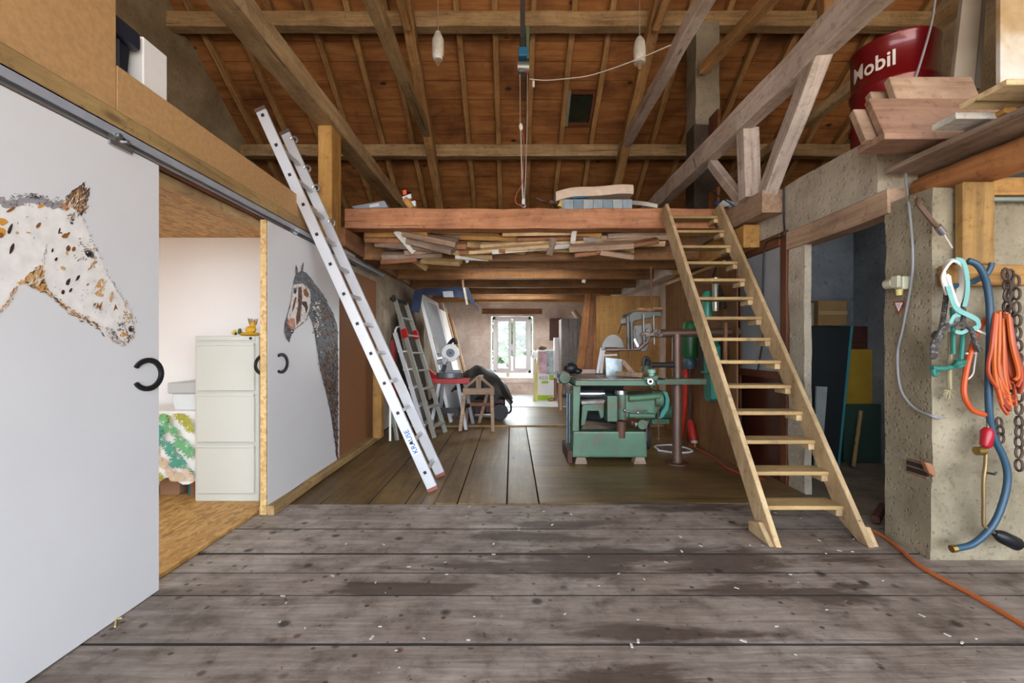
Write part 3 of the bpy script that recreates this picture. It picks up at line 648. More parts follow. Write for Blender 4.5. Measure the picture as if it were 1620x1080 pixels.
p.fill([(506, 570), (534, 545), (534, 735), (524, 655)], 240, 4, 1.3, 75, 25, ['dkbrown', 'rust', 'dkgrey', 'dkbrown'])
p.fill(neck, 150, .9, .5, 0, 90, ['tan', 'palew', 'ochre'])
face = [ys(*q) for q in [(262, 300), (350, 290), (420, 340), (425, 480), (405, 570), (385, 630), (330, 680), (270, 720), (215, 640), (200, 610), (236, 470)]]
p.poly(face, 'palew'); p.fill(face, 70, 2.4, .8, 75, 25, ['grey', 'palew', 'pink', 'palew'])
blaze = [ys(*q) for q in [(305, 330), (335, 320), (345, 420), (335, 520), (325, 640), (290, 690), (285, 610), (305, 500)]]
p.poly(blaze, 'rust'); p.fill(blaze, 24, 3, .9, 80, 20, ['dkbrown', 'rust'])
for q, c in (([(340, 460), (385, 460), (400, 520), (380, 580), (370, 520), (345, 490)], 'dkbrown'), ([(355, 350), (380, 335), (410, 390), (395, 425), (360, 400)], 'brown'), ([(260, 330), (295, 330), (285, 390), (262, 385)], 'bluegrey'), ([(275, 420), (292, 420), (270, 520), (245, 570), (255, 490)], 'rust')):
    p.poly([ys(*z) for z in q], c)
p.spot(*ys(278, 362), 2.2, 3, 0, 'black', .1)
p.poly([ys(*q) for q in [(215, 620), (270, 620), (280, 700), (250, 730), (205, 680)]], 'pink'); p.fill([ys(*q) for q in [(210, 590), (260, 600), (275, 700), (220, 690)]], 20, 2, .7, 70, 30, ['pink', 'tan', 'palew'])
muz = [ys(*q) for q in [(185, 650), (215, 690), (250, 730), (235, 800), (222, 850), (195, 810), (176, 740)]]
p.poly(muz, 'dkgrey'); p.fill(muz, 40, 2.4, .8, 70, 30, ['bluegrey', 'dkgrey', 'rust', 'black'])
p.spot(*ys(248, 745), 2.4, 3, 0, 'black', .2); p.spot(*ys(246, 742), 1.1, 1.2, 0, 'palew')
for q in ([(283, 215), (278, 150), (285, 110), (300, 150), (305, 200)], [(330, 195), (335, 140), (352, 82), (358, 120), (345, 200)]): p.poly([ys(*z) for z in q], 'dkgrey'); p.fill([ys(*z) for z in q], 14, 2.4, .6, -80, 12, ['bluegrey', 'black', 'grey'])
mane = [ys(*q) for q in [(265, 300), (300, 200), (350, 180), (410, 220), (470, 300), (560, 420), (640, 580), (600, 560), (510, 470), (430, 380), (380, 330), (330, 270)]]
p.fill(mane, 170, 5, .8, 55, 16, ['bluegrey', 'grey', 'dkgrey', 'bluegrey'])
p.along([ys(*q) for q in [(470, 440), (490, 560), (470, 680), (490, 800)]], 90, 3.2, 2.2, 1.1, 60, ['palew', 'grey', 'dkbrown', 'palew'])
p.along([ys(*q) for q in [(262, 290), (236, 470), (200, 610), (176, 740)]], 40, .7, 2.5, .4, 10, ['dkgrey', 'pink', 'grey'])
p.along([ys(*q) for q in [(405, 570), (385, 630), (330, 680), (270, 722)]], 26, .6, 2.5, .4, 10, ['dkgrey', 'pink'])
p.along([ys(*q) for q in [(405, 570), (440, 660), (465, 760), (498, 900), (505, 1060)]]+[(512, 605), (523, 652), (534, 725)], 80, .8, 3, .6, 10, ['dkgrey', 'dkbrown', 'rust'])
p.mb.build('horse_painting', PM, d2)
mb = MB(); arc_shoe(mb, 3.545, 1.105, X2, .10, .08, .026, -125, 125, .014)
mb.build('horseshoe_handle', M_IRON, d2, label='black iron horseshoe handle', bevel=.002)
mb = MB(); arc_shoe(mb, 3.405, 1.10, X2-.06, .13, .08, .026, 55, 305, .014)
mb.build('horseshoe_handle', M_IRON, d2, label='inner horseshoe handle seen through the doorway', bevel=.002)
mb = MB(); mb.box((X2, 3.75, 2.18), (.03, .07, .04)); mb.cyl((X2-.01, 3.73, 2.19), (X2+.03, 3.73, 2.19), .012, 10); mb.cyl((X2-.01, 3.77, 2.19), (X2+.03, 3.77, 2.19), .012, 10); mb.build('roller_hanger', M_STEEL, d2)
# track, fascia and chipboard parapet
mb = MB(); a, b = -.5, 6.3
mb.bx(-1.835, -1.775, a, b, 2.222, 2.228); mb.bx(-1.781, -1.775, a, b, 2.185, 2.228); mb.bx(-1.835, -1.829, a, b, 2.185, 2.228); mb.bx(-1.825, -1.818, a, b, 2.185, 2.19)
mb.build('door_track', plain('track_steel', 'a4a9b2', .5, .25, .1, 9), label='long grey steel sliding track above the two white doors', cat='track')
timber('track_backing', (-1.86, -.5, 2.205), (-1.86, 5.4, 2.205), .04, .05, 'brown', 'thin brown lath behind the steel sliding track', 'batten')
timber('fascia_board', (-1.82, -.5, 2.275), (-1.82, 4.6, 2.275), .035, .095, 'tread', 'brown fascia plank directly above the sliding door track', 'board', j=.002)
M_CHIP = chip('chipboard', 'b8905f')
MB().bx(-1.865, -1.845, .2, 2.121, 2.30, 3.5).build('chipboard_sheet', M_CHIP, label='tall tan chipboard sheet at the upper left above the first door', cat='panel', bevel=.002)
MB().prism([(-1.865, 2.127, 2.30), (-1.865, 4.0, 2.30), (-1.865, 4.0, 2.54), (-1.865, 2.127, 2.555)], (.02, 0, 0)).build('chipboard_sheet', M_CHIP, label='low tan chipboard strip between the dark crate and the ladder', cat='panel', bevel=.002)
MB().bx(-1.866, -1.848, 4.004, 4.34, 2.30, 2.53).build('chipboard_sheet', chip('chipboard_pale', 'c4a47a'), label='short pale board continuing the chipboard strip behind the ladder', cat='panel')
timber('wall_board', (-1.85, 4.7, 2.33), (-1.85, 5.35, 2.33), .02, .16, 'whiteplank', 'pale grey board end on the left wall right of the ladder', 'board')
# dark crate and white foam block behind the parapet
cr = thing('plastic_crate', 'dark blue plastic crate with lid behind the chipboard at upper left', 'crate', (-2.08, 2.0, 2.31))
mb = MB(); mb.prism([(-2.3, 1.74, 2.32), (-1.95, 1.74, 2.32), (-1.915, 1.74, 2.74), (-2.34, 1.74, 2.74)], (0, .55, 0)); mb.bx(-1.935, -1.905, 1.9, 1.92, 2.4, 2.74); mb.bx(-1.935, -1.905, 2.2, 2.22, 2.4, 2.74)
mb.build('tub', plain('crate_blue', '1c222e', .45, 0, .15), cr, bevel=.015)
MB().bx(-2.36, -1.89, 1.7, 2.32, 2.742, 2.83).build('lid', plain('crate_lid', '232a38', .4, 0, .1), cr, bevel=.02, seg=2)
MB().bx(-2.2, -1.9, 2.345, 2.51, 2.315, 2.84).build('foam_block', plain('white_foam', 'eceae6', .8, 0, .03, 10), label='white foam block standing beside the dark crate', cat='block', bevel=.006)
# rolled striped textile on the ledge above the doorway
mb = MB(); cols = ['stripe_teal', 'stripe_black', 'stripe_purple']
y = 2.34; rg = random.Random(5); q = 0
while y < 3.9:
    l = rg.choice([.03, .05, .08, .16]); mb.tube([(-1.925, y, 2.235), (-1.925, min(y+l, 3.9), 2.235)], .022, 10, q); y += l; q = rg.choice([z for z in (0, 1, 1, 2, 3) if z != q])
mb.build('striped_roll', [plain('stripe_teal', '1c8fa8', .8), plain('stripe_black', '1c1c28', .8), plain('stripe_purple', '6a4c94', .8), plain('stripe_blue', '2468b0', .8)], label='rolled striped blue and purple textile above the open doorway', cat='textile roll')
# ================================================================ things in the white room
fc = thing('filing_cabinet', 'tall pale grey metal filing cabinet with three drawers beside the doorway', 'cabinet', (-2.18, 3.72, .02))
M_CAB = plain('cabinet_grey', 'c9cac0', .42, 0, .02, 3)
x0, x1, yf = -2.488, -1.985, 3.57
mb = MB(); mb.bx(x0, x1, yf, yf+.40, .02, 1.318); mb.build('body', M_CAB, fc, bevel=.006)
MB().bx(x0+.022, x1-.03, yf-.008, yf, 1.283, 1.316).build('top_rail', M_CAB, fc, bevel=.002)
for k, (a, b) in enumerate(((.085, .475), (.487, .877), (.889, 1.272))):
    dr = MB().bx(x0+.022, x1-.03, yf-.014, yf, a, b-.022).build('drawer', M_CAB, fc, bevel=.004)
    mb = MB(); mb.bx(x0+.022, x1-.03, yf-.02, yf-.013, b-.03, b-.006); mb.build('grip_strip', M_CAB, dr, bevel=.002)
mb = MB(); mb.cyl((x1-.06, yf-.012, 1.3), (x1-.06, yf, 1.3), .011, 14); mb.build('lock', M_IRON, fc, label='round black lock')
fg = thing('yellow_figurine', 'small yellow figurine with flowers on top of the filing cabinet', 'figurine', (-2.13, 3.66, 1.318))
mb = MB(); mb.blob((-2.11, 3.66, 1.334), (.085, .05, .016), 2, .1); mb.blob((-2.1, 3.66, 1.37), (.04, .03, .035), 3, .1); mb.blob((-2.085, 3.66, 1.41), (.024, .02, .03), 4, .1)
mb.build('body', plain('figurine_yellow', 'd8a828', .5, 0, .25, 30), fg)
mb = MB()
for i in range(9): mb.blob((-2.2+.03*random.uniform(-1, 1.4), 3.66+random.uniform(-.03, .02), 1.337+random.uniform(0, .03)), .014, i, .2, 1, i % 3)
mb.build('flowers', [plain('leaf_green', '4c6a2c', .7), plain('flower_yellow', 'e0c030', .6), plain('leaf_dark', '3a4a24', .7)], fg)
mb = MB()
for i in range(10): mb.tube([(-2.11+i*.006, 3.66, 1.41), (-2.125+i*.009, 3.66+random.uniform(-.01, .01), 1.455+random.uniform(-.008, .008))], .003, 5)
mb.build('crown_sticks', plain('stick_brown', '9a7458', .7), fg)
tb = thing('side_table', 'table under a leaf-patterned cloth left of the filing cabinet', 'table', (-2.9, 3.8, .02))
TX0, TX1, TY0, TY1, TZ = -3.3, -2.515, 3.64, 3.97, .715
MB().bx(TX0, TX1, TY0, TY1, TZ-.03, TZ).build('tabletop', wood('pine', 'X'), tb)
for (x, y) in ((TX0+.04, TY0+.05), (TX1-.05, TY0+.05), (TX0+.04, TY1-.05), (TX1-.05, TY1-.05)): MB().bx(x-.025, x+.025, y-.025, y+.025, .02, TZ-.03).build('leg', wood('redplank', 'Z'), tb)
def monstera(cx, cz, r, a, rg):
    pts = []; n = 34
    for k in range(n):
        t = 2*math.pi*k/n; s_ = r*(1.05-.32*math.cos(t))*(1 if k % 3 else .55 if abs(math.sin(t)) > .35 else 1)
        u, v = s_*math.cos(t+math.pi), s_*math.sin(t)*.86
        pts.append((cx+u*math.cos(a)-v*math.sin(a), cz+u*math.sin(a)+v*math.cos(a)))
    return pts
mb = MB(); yc = TY0-.02; rg = random.Random(12)
k = 24; top = TZ+.006; row0 = []; row1 = []
for i in range(k+1):
    x = TX0-.02+(TX1-TX0+.035)*i/k; row0.append((x, yc, top)); row1.append((x, yc-.012*math.sin(i*1.3)-.01, .17+.03*math.sin(i*.8)-.14*max(0, (14-i)/14)))
mb.add(row0+row1, [(i, i+1, k+2+i, k+1+i) for i in range(k)], 0, True)
mb.bx(TX0-.02, TX1+.015, yc, TY1, TZ+.001, top)
mb.add([(TX1+.015, yc, top), (TX1+.015, TY1, top), (TX1+.015, TY1, .25), (TX1+.015, yc-.01, .18)], [(0, 1, 2, 3)])
for i in range(64):
    cx, cz = TX0+.05+(TX1-TX0-.05)*((i*.618) % 1), .2+.5*(((i*7) % 11)/10.0); r = rg.uniform(.038, .06); an = rg.uniform(0, 6.3)
    pts = [(min(x, TX1+.01), z) for x, z in monstera(cx, cz, r, an, rg) if z < .71]
    if len(pts) < 6: continue
    yy = yc-.026-.0003*i
    mb.plate([(x, yy, max(z, .17)) for x, z in pts], 1+i % 4)
    for k in range(5):   # pale ribs
        t = an+math.pi+(k-2)*.55; l = r*(.9 if k == 2 else .75); x1, z1 = cx+l*math.cos(t), cz+l*math.sin(t)
        if x1 < TX1 and .17 < z1 < .71 and cz < .71: mb.plate([(cx-.0015, yy-.0001, cz+.0015), (cx+.0015, yy-.0001, cz-.0015), (x1, yy-.0001, z1)], 0)
cl = mb.build('tablecloth', [plain('cloth_white', 'eeeae4', .85, 0, .04), plain('cloth_teal', '4f9c86', .8, 0, .15, 14), plain('cloth_green', '6fae7c', .8, 0, .2, 14), plain('cloth_olive', 'a8a840', .8, 0, .2, 14), plain('cloth_beige', 'd2bca0', .8, 0, .1)], label='white tablecloth with green monstera leaves draped over the side table', cat='tablecloth')
bxo = thing('storage_box', 'translucent plastic box with a grey lid on the leafy tablecloth', 'box', (-2.65, 3.7, TZ+.006))
MB().prism([(-2.72, 3.66, .722), (-2.54, 3.66, .722), (-2.53, 3.66, .86), (-2.74, 3.66, .86)], (0, .28, 0)).build('tub', plain('box_translucent', 'd6dcdc', .25, 0, .04), bxo, bevel=.008)
MB().bx(-2.76, -2.515, 3.64, 3.96, .858, .945).build('lid', plain('box_lid', 'b8bab8', .4, 0, .04), bxo, bevel=.008)
mb = MB(); mb.bx(-2.64, -2.54, 3.7, 3.9, .02, .2); mb.build('floor_bin', plain('bin_teal', '1f6f78', .6), label='teal bin on the floor under the leafy tablecloth', cat='bin', bevel=.01)
MB().prism([(-2.88, 3.72, .02), (-2.72, 3.72, .02), (-2.71, 3.72, .26), (-2.89, 3.72, .26)], (0, .2, 0)).build('floor_crate', plain('crate_wood', '9a7458', .7), label='brown crate on the floor under the leafy tablecloth', cat='crate', bevel=.006)
timber('floor_sill', (-1.80, 3.34, .03), (-1.80, 6.2, .03), .11, .07, 'tread', 'brown floor sill along the base of the far white door', 'sill', j=.003)
timber('wall_stud', (-1.72, 5.85, .06), (-1.72, 5.85, 1.15), .11, .12, 'yellowpine', 'short yellow timber standing against the left wall behind the ladder', 'timber', up=(0, 1, 0), j=.001)
# ================================================================ long aluminium ladder
M_ALU = plain('aluminium', 'cfd0d3', .4, .35, .06, 5); M_ALUD = plain('aluminium_dull', 'a8a89f', .42, .45, .1, 6)
M_BLK = plain('black_plastic', '1a1a1c', .5); M_RED = plain('red_plastic', 'b01818', .4, 0, .1)
M_BLUET = plain('blue_print', '1668b0', .5)
foot = V((-.675, 3.91, 0)); topp = V((-2.16, 3.91, 3.27)); u = (topp-foot).normalized(); n = V((u.z, 0, -u.x))  # n: away from the wall, across the rail
ld = thing('extension_ladder', 'long aluminium extension ladder leaning left against the chipboard parapet', 'ladder', (-.675, 4.13, 0))
L = (topp-foot).length
def rail(mb, y, off, s0, s1, w=.085, t=.026):
    c0 = foot+u*s0+n*off; c1 = foot+u*s1+n*off; c0.y = c1.y = y
    mb.beam(c0, c1, t, w, n)
RUNG = .28
for y in (3.91, 4.33):
    mb = MB(); rail(mb, y, 0, .02, L, .092); r = mb.build('rail', M_ALU, ld, bevel=.004)
    k = .17
    while y < 4 and k < L-.05:
        c = foot+u*k; mb = MB(); mb.box((c.x, y-.014, c.z), (.026, .006, .026), frame(u, n)); mb.build('rung_plug', M_BLK, r, label='square dark rung plug'); k += RUNG
    mb = MB(); rail(mb, y, 0, 0, .03, .096, .032); mb.build('foot_cap', plain('foot_cap_red', '8c5040', .6), r)
    mb = MB(); rail(mb, y, 0, L-.02, L+.012, .096, .032); mb.build('end_cap', plain('end_cap_dark', '5c4a46', .6), r)
k = .17
while k < L-.08:
    c = foot+u*k; MB().beam((c.x, 3.91, c.z), (c.x, 4.33, c.z), .03, .03, n).build('rung', M_ALU, ld, bevel=.003); k += RUNG
for s in (L-.12, L-.42, L-.62, L-.98):
    c = foot+u*s+n*.055; q = [c+u*(.032*math.cos(t))+n*(.032*math.sin(t)) for t in [i*.5-1 for i in range(9)]]
    MB().tube([V((p_.x, 4.30, p_.z)) for p_ in q], .009, 8).build('latch_hook', M_STEEL, ld)
mb = MB(); c = foot+u*.46; c.y = 3.91-.0150
write(mb, 'KRAUSE', c, u, -n, .042, 0, True)
mb.build('brand_print', M_BLUET, ld, label='blue capital letters printed along the rail', kind=None)
mb = MB(); c = foot+u*.46; c.y = 3.91-.0136
mb.beam(c-u*.12, c+u*.12, .001, .078, n); mb.build('sticker', plain('sticker_white', 'dcdee0', .4), ld, label='white sticker under the blue letters')
# ================================================================ stepladders leaning on the left wall
def stepladder(name, label, f0, t0, f1, t1, nstep, m, cap, red, tw=.09):
    f0, t0, f1, t1 = V(f0), V(t0), V(f1), V(t1)
    o = thing(name, label, 'ladder', ((f0.x+f1.x)/2, (f0.y+f1.y)/2, 0))
    d = (t0-f0).normalized(); nn = d.cross(f1-f0).normalized()
    for a, b in ((f0, t0), (f1, t1)): MB().beam(a, b, .025, .06, nn).build('rail', m, o, bevel=.003)
    for k in range(nstep):
        t = (k+.55)/(nstep+.6); a = f0.lerp(t0, t); b = f1.lerp(t1, t)
        MB().beam(a, b, tw, .025, (0, 0, 1)).build('step', m, o, bevel=.003)
    if red:
        for a, b in ((f0, t0), (f1, t1)):
            c = a.lerp(b, .74); MB().beam(c-d*.07, c+d*.07, .05, .085, nn).build('joint_cap', M_RED, o, label='red plastic joint cap', bevel=.015, seg=2)
    if cap:
        mb = MB(); mb.beam(t0+(t0-t1)*.35, t1-(t0-t1)*.1, .05, .05, (0, 0, 1)); mb.box(t0+V((-.02, 0, .02)), (.05, .05, .1)); mb.box(t1, (.06, .06, .06)); mb.build('top_cap', M_BLK, o, label='black plastic top', bevel=.01)
    return o
s1 = stepladder('stepladder', 'grey stepladder with red joint caps and a black top leaning on left wall', (-1.04, 6.1, 0), (-1.70, 6.62, 1.9), (-.95, 6.5, 0), (-1.62, 6.95, 1.88), 7, M_ALUD, True, True)
s2 = stepladder('stepladder', 'folded aluminium stepladder squeezed behind the one with red caps', (-1.2, 6.3, 0), (-1.66, 6.45, 1.42), (-1.16, 6.7, 0), (-1.62, 6.85, 1.42), 5, M_ALU, False, False)
mb = MB(); mb.tube(smooth_path([(-1.66, 6.45, 1.42), (-1.64, 6.5, 1.5), (-1.6, 6.8, 1.5), (-1.62, 6.85, 1.42)]), .014, 8); mb.build('hoop', M_ALU, s2)
mb = MB(); mb.beam((-1.68, 6.58, .3), (-1.72, 6.58, 1.32), .06, .14, (0, 1, 0)); mb.build('red_rail', plain('dark_red', '7a1414', .5), label='dark red metal bar standing between the stepladders and the wall', cat='bar', bevel=.006)
s3 = thing('trestle_leg', 'grey metal folding foot behind the bottom of the long ladder', 'stand', (-1.55, 5.95, 0))
mb = MB(); mb.beam((-1.5, 5.95, 0), (-1.62, 6.0, .62), .03, .05); mb.beam((-1.58, 5.9, 0), (-1.6, 5.98, .5), .03, .04); mb.build('legs', M_ALUD, s3, bevel=.003)
# ================================================================ the far end of the bay
# ribbed wall panel in a white frame, leaning on the left wall
M_WHF = plain('white_frame', 'e2e0de', .5, 0, .05); 
def ribbed(key, col, c2, f=60):
    if key in MATS: return MATS[key]
    m, nt, b = _new(key); vec, raw = coords(nt, rnd=False)
    w_ = N(nt, 'ShaderNodeTexWave', wave_type='BANDS', bands_direction='Y'); w_.inputs['Scale'].default_value = f/6.283; nt.links.new(raw, w_.inputs['Vector'])
    nt.links.new(ramp(nt, w_.outputs[0], [(.2, col), (.8, c2)]), b.inputs['Base Color']); b.inputs['Roughness'].default_value = .5
    bump(nt, b, w_.outputs[0], .6, .01); return m
rp = thing('ribbed_shutter', 'grey ribbed shutter panel in a white frame leaning on left wall', 'panel', (-1.35, 8.0, 0))
def lean(D, x0, z0, x1, z1): return lambda t: V((x0+(x1-x0)*t, D, z0+(z1-z0)*t))
A0, A1 = V((-1.0, 7.3, .0)), V((-1.50, 7.3, 2.06)); B0, B1 = V((-1.0, 8.9, .0)), V((-1.50, 8.9, 2.06))
nL = (A1-A0).cross(B0-A0).normalized()
if nL.x < 0: nL = -nL
def quad(a, b, c, d, th, mats, name, par, **k): return MB().prism([a, b, c, d], -nL*th).build(name, mats, par, **k)
def bil(s_, t_): return A0.lerp(B0, s_).lerp(A1.lerp(B1, s_), t_)
mb = MB(); ns = 30
for i in range(ns):
    s0, s1 = .03+.94*i/ns, .03+.94*(i+1)/ns; sm = (s0+s1)/2
    mb.plate([bil(s0, .5), bil(sm, .5)+nL*.03, bil(sm, .97)+nL*.03, bil(s0, .97)]); mb.plate([bil(sm, .5)+nL*.03, bil(s1, .5), bil(s1, .97), bil(sm, .97)+nL*.03])
    mb.plate([bil(s0, .03), bil(sm, .03)+nL*.03, bil(sm, .46)+nL*.03, bil(s0, .46)]); mb.plate([bil(sm, .03)+nL*.03, bil(s1, .03), bil(s1, .46), bil(sm, .46)+nL*.03])
mb.build('slat_panel', plain('shutter_grey', 'b4b6b8', .5, 0, .06), rp)
for (s0, t0, s1, t1) in ((0, 0, .045, 1), (.955, 0, 1, 1), (.045, .965, .955, 1), (.045, .46, .955, .5)): quad(bil(s0, t0)+nL*.045, bil(s1, t0)+nL*.045, bil(s1, t1)+nL*.045, bil(s0, t1)+nL*.045, .05, M_WHF, 'frame_bar', rp)
MB().prism([bil(.06, .53)+nL*.034, bil(.26, .53)+nL*.034, bil(.26, .66)+nL*.034, bil(.06, .66)+nL*.034], nL*.012).build('vent_plate', plain('vent_brown', '54380f', .6), rp, label='small brown plate')
def wallboard(name, label, cat, x0, xt, D0_, D1_, zt, th, m, x1=None):
    """flat board leaning against the left wall: foot at x0, top at xt"""
    p = [V((x0, D0_, .015)), V((x0, D1_, .015)), V((xt, D1_, zt)), V((xt, D0_, zt))]
    n_ = (p[1]-p[0]).cross(p[3]-p[0]).normalized(); n_ = n_ if n_.x < 0 else -n_
    return MB().prism(p, n_*th).build(name, m, label=label, cat=cat, bevel=.002)
wallboard('corrugated_sheet', 'dull ribbed sheet behind the framed shutter and the stepladders', 'sheet', -1.45, -1.76, 7.0, 8.2, 1.75, .012, ribbed('corrugated', 'a8a298', '6e6a62', 60))
wallboard('white_board', 'narrow white board leaning on left wall beyond the ribbed shutter', 'panel', -.98, -1.42, 8.96, 9.75, 1.95, .03, M_WHF)
for i, (d, xt, zt, k, w_) in enumerate(((9.82, -1.5, 2.15, 'whiteplank', 'first and palest'), (9.98, -1.46, 2.05, 'pine', 'second'), (10.14, -1.4, 1.95, 'redplank', 'third'), (10.3, -1.36, 1.85, 'pine', 'last and shortest'))):
    wallboard('leaning_plank', w_+' of the thin planks leaning on the wall left of the window', 'plank', -.95+.02*i, xt, d, d+.12, zt, .03, wood(k, 'Z'))
# blue-grey plastic sheet hung under the joists
tp = thing('plastic_sheet', 'dark blue plastic sheet hung under the joists above the ribbed shutter', 'sheet', (-1.2, 7.2, 1.72))
def D7(x, y, D=7.2): return P(x, y, D)
mb = MB(); k = 10; a = []; b = []
for i in range(k+1):
    t = i/k; a.append(D7(664+t*68, 457-t*4, 7.25)+V((0, 0, .01*math.sin(i*1.7)))); b.append(D7(668+t*66, 466+t*5, 7.1)+V((0, .02*math.sin(i*2.1), 0)))
mb.add(a+b, [(i, i+1, k+2+i, k+1+i) for i in range(k)], 0, True)
mb.prism([D7(650, 492, 7.0), D7(664, 495, 7.0), D7(668, 466, 7.1), D7(662, 457, 7.25), D7(655, 460, 7.2)], (0, .01, 0))
mb.prism([D7(733, 453, 7.2), D7(741, 455, 7.2), D7(758, 493, 7.4), D7(740, 472, 7.2)], (0, .01, 0))
mb.build('sheet', plain('sheet_blue', '3c4660', .35, 0, .25, 9), tp)
MB().prism([D7(700, 461, 7.085), D7(716, 460, 7.085), D7(718, 470, 7.04), D7(702, 470, 7.04)], (0, .004, 0)).build('pale_patch', plain('sheet_pale', 'a0a8b2', .4), tp, label='pale grey patch on the sheet')
timber('hanger_strap', D7(731, 422, 7.15), D7(733, 456, 7.15), .03, .02, 'pinkplank', 'thin wooden hanger above the blue plastic sheet', 'hanger', up=(0, 1, 0), j=.001)
timber('hanger_strap', D7(734, 455, 7.05), D7(739, 482, 7.05), .035, .012, 'whiteplank', 'pale strip hanging in front of the blue plastic sheet', 'hanger', up=(0, 1, 0), j=.001)
# mitre saw on its red stand
ms = thing('saw_stand', 'red topped saw stand on splayed grey legs left of the sawhorse', 'stand', (-.85, 6.95, 0))
zt = .70
mb = MB(); mb.bx(-1.2, -.64, 6.86, 6.95, zt-.04, zt+.04); mb.beam((-1.1, 6.9, zt+.0), (-1.32, 6.98, zt+.17), .05, .08, (0, 0, 1)); mb.bx(-1.15, -.7, 7.05, 7.12, zt-.04, zt+.03)
mb.build('top_rail', plain('stand_red', 'a81a18', .45, 0, .15), ms, bevel=.006)
mb = MB(); mb.bx(-1.0, -.88, 6.87, 7.1, zt+.04, zt+.052); mb.build('warning_label', plain('label_yellow', 'd8b030', .5), ms, label='small yellow label')
for (a, b) in (((-.82, 6.9, zt-.03), (-.67, 6.66, 0)), ((-.74, 7.08, zt-.03), (-.62, 7.24, 0)), ((-1.1, 6.9, zt-.03), (-1.2, 6.7, 0)), ((-1.08, 7.08, zt-.03), (-1.16, 7.3, 0))): MB().beam(a, b, .05, .06, (0, 1, 0)).build('leg', plain('leg_grey', 'b2b4b8', .4, .5, .08), ms, bevel=.004)
mb = MB(); mb.beam((-.78, 6.82, .3), (-.66, 7.18, .3), .03, .06); mb.beam((-1.15, 6.84, .26), (-.8, 6.84, .26), .04, .08); mb.build('shelf_bar', M_BLK, ms)
sw = thing('mitre_saw', 'mitre saw with round grey blade guard on the red stand', 'saw', (-.95, 6.95, zt+.05))
mb = MB(); mb.lathe([(.0, 0), (.2, 0), (.2, .07), (.0, .07)], 30, Matrix.Translation((-.95, 6.95, zt+.053))); mb.bx(-1.12, -.78, 7.0, 7.04, zt+.06, zt+.16); mb.build('base', plain('saw_base', '6a6c70', .4, .4), sw, bevel=.003)
c = P(713, 558, 6.93); Ry = Matrix.Translation(c) @ Matrix.Rotation(math.pi/2, 4, 'X') 
mb = MB(); mb.lathe([(.0, -.02), (.13, -.02), (.135, 0), (.13, .03), (0, .03)], 36, Ry); mb.build('blade_guard', plain('guard_grey', 'b6b6b4', .35, .3, .06), sw)
mb = MB(); mb.lathe([(.0, .031), (.065, .031), (.065, .036), (0, .036)], 28, Ry); mb.build('guard_hub', plain('hub_dark', '5c5c62', .4, .3), sw)
mb = MB(); mb.lathe([(.0, .037), (.016, .037), (.014, .05), (0, .05)], 14, Ry); mb.build('blade_bolt', M_IRON, sw)
mb = MB(); mb.tube(smooth_path([P(707, 551, 6.98), P(713, 541, 6.98), P(719, 537, 6.96), P(722, 544, 6.95)]), [.03]*18+[.022]*1, 8); mb.build('handle', M_BLK, sw)
mb = MB(); mb.prism([P(699, 563, 6.96), P(703, 553, 6.96), P(711, 548, 6.96), P(708, 560, 6.96), P(703, 572, 6.96)], (0, .12, 0)); mb.build('arm', M_BLK, sw, bevel=.006)
mb = MB(); mb.prism([P(697, 571, 6.88), P(703, 564, 6.88), P(710, 569, 6.88), P(703, 578, 6.88)], (0, .16, 0)); mb.cyl(P(692, 573, 6.95), P(700, 571, 6.95), .04, 14); mb.build('motor', plain('motor_grey', '9a9aa0', .4, .2), sw, bevel=.008)
mb = MB(); mb.beam(P(704, 577, 7.02), P(701, 588, 7.02), .06, .07, (0, 1, 0)); mb.build('tilt_joint', M_IRON, sw, bevel=.006)
# sawhorse and tarp-covered bundle
sh = thing('sawhorse', 'pale wooden sawhorse with a gabled end frame in front of the black tarp', 'sawhorse', (-.5, 6.9, 0))
Dh = 6.75; q = lambda x, y, dy=0: P(x, y, Dh)+V((0, dy, 0))
MB().prism([q(732, 614), q(782, 614), q(782, 624), q(732, 624)], (0, .04, 0)).build('cross_bar', wood('pinkplank', 'X'), sh, bevel=.003)
MB().prism([q(753, 595), q(761, 595), q(761, 614), q(753, 614)], (0, .04, 0)).build('king_post', wood('pinkplank', 'Z'), sh, bevel=.003)
MB().beam(q(735, 614, .02), q(756, 596, .02), .035, .035, (0, 1, 0)).build('gable_strut', wood('pinkplank', 'X'), sh); MB().beam(q(780, 614, .02), q(759, 596, .02), .035, .035, (0, 1, 0)).build('gable_strut', wood('pinkplank', 'X'), sh)
f = lambda x, D: V(((x-810)/720*D, D, 0))
for a, b in ((q(735, 622, .02), f(728, 6.55)), (q(778, 622, .02), f(780, 6.5)), (q(738, 622, .5), f(737, 7.3)), (q(770, 622, .5), f(758, 7.3))): MB().beam(a, b, .05, .05, (0, 1, 0)).build('leg', wood('pinkplank', 'X'), sh, bevel=.003)
MB().beam(q(757, 600, .03), q(757, 600, .55), .07, .06).build('ridge_bar', wood('pinkplank', 'Y'), sh, bevel=.003)
MB().beam(q(736, 645, .4), q(776, 645, .4), .03, .05).build('stretcher', wood('redplank', 'X'), sh)
tar = thing('covered_machine', 'bulky machine under a black tarp behind the pale sawhorse', 'machine', (-.36, 8.1, 0))
mb = MB(); rg = random.Random(8); nu, nv = 26, 14; vs = []
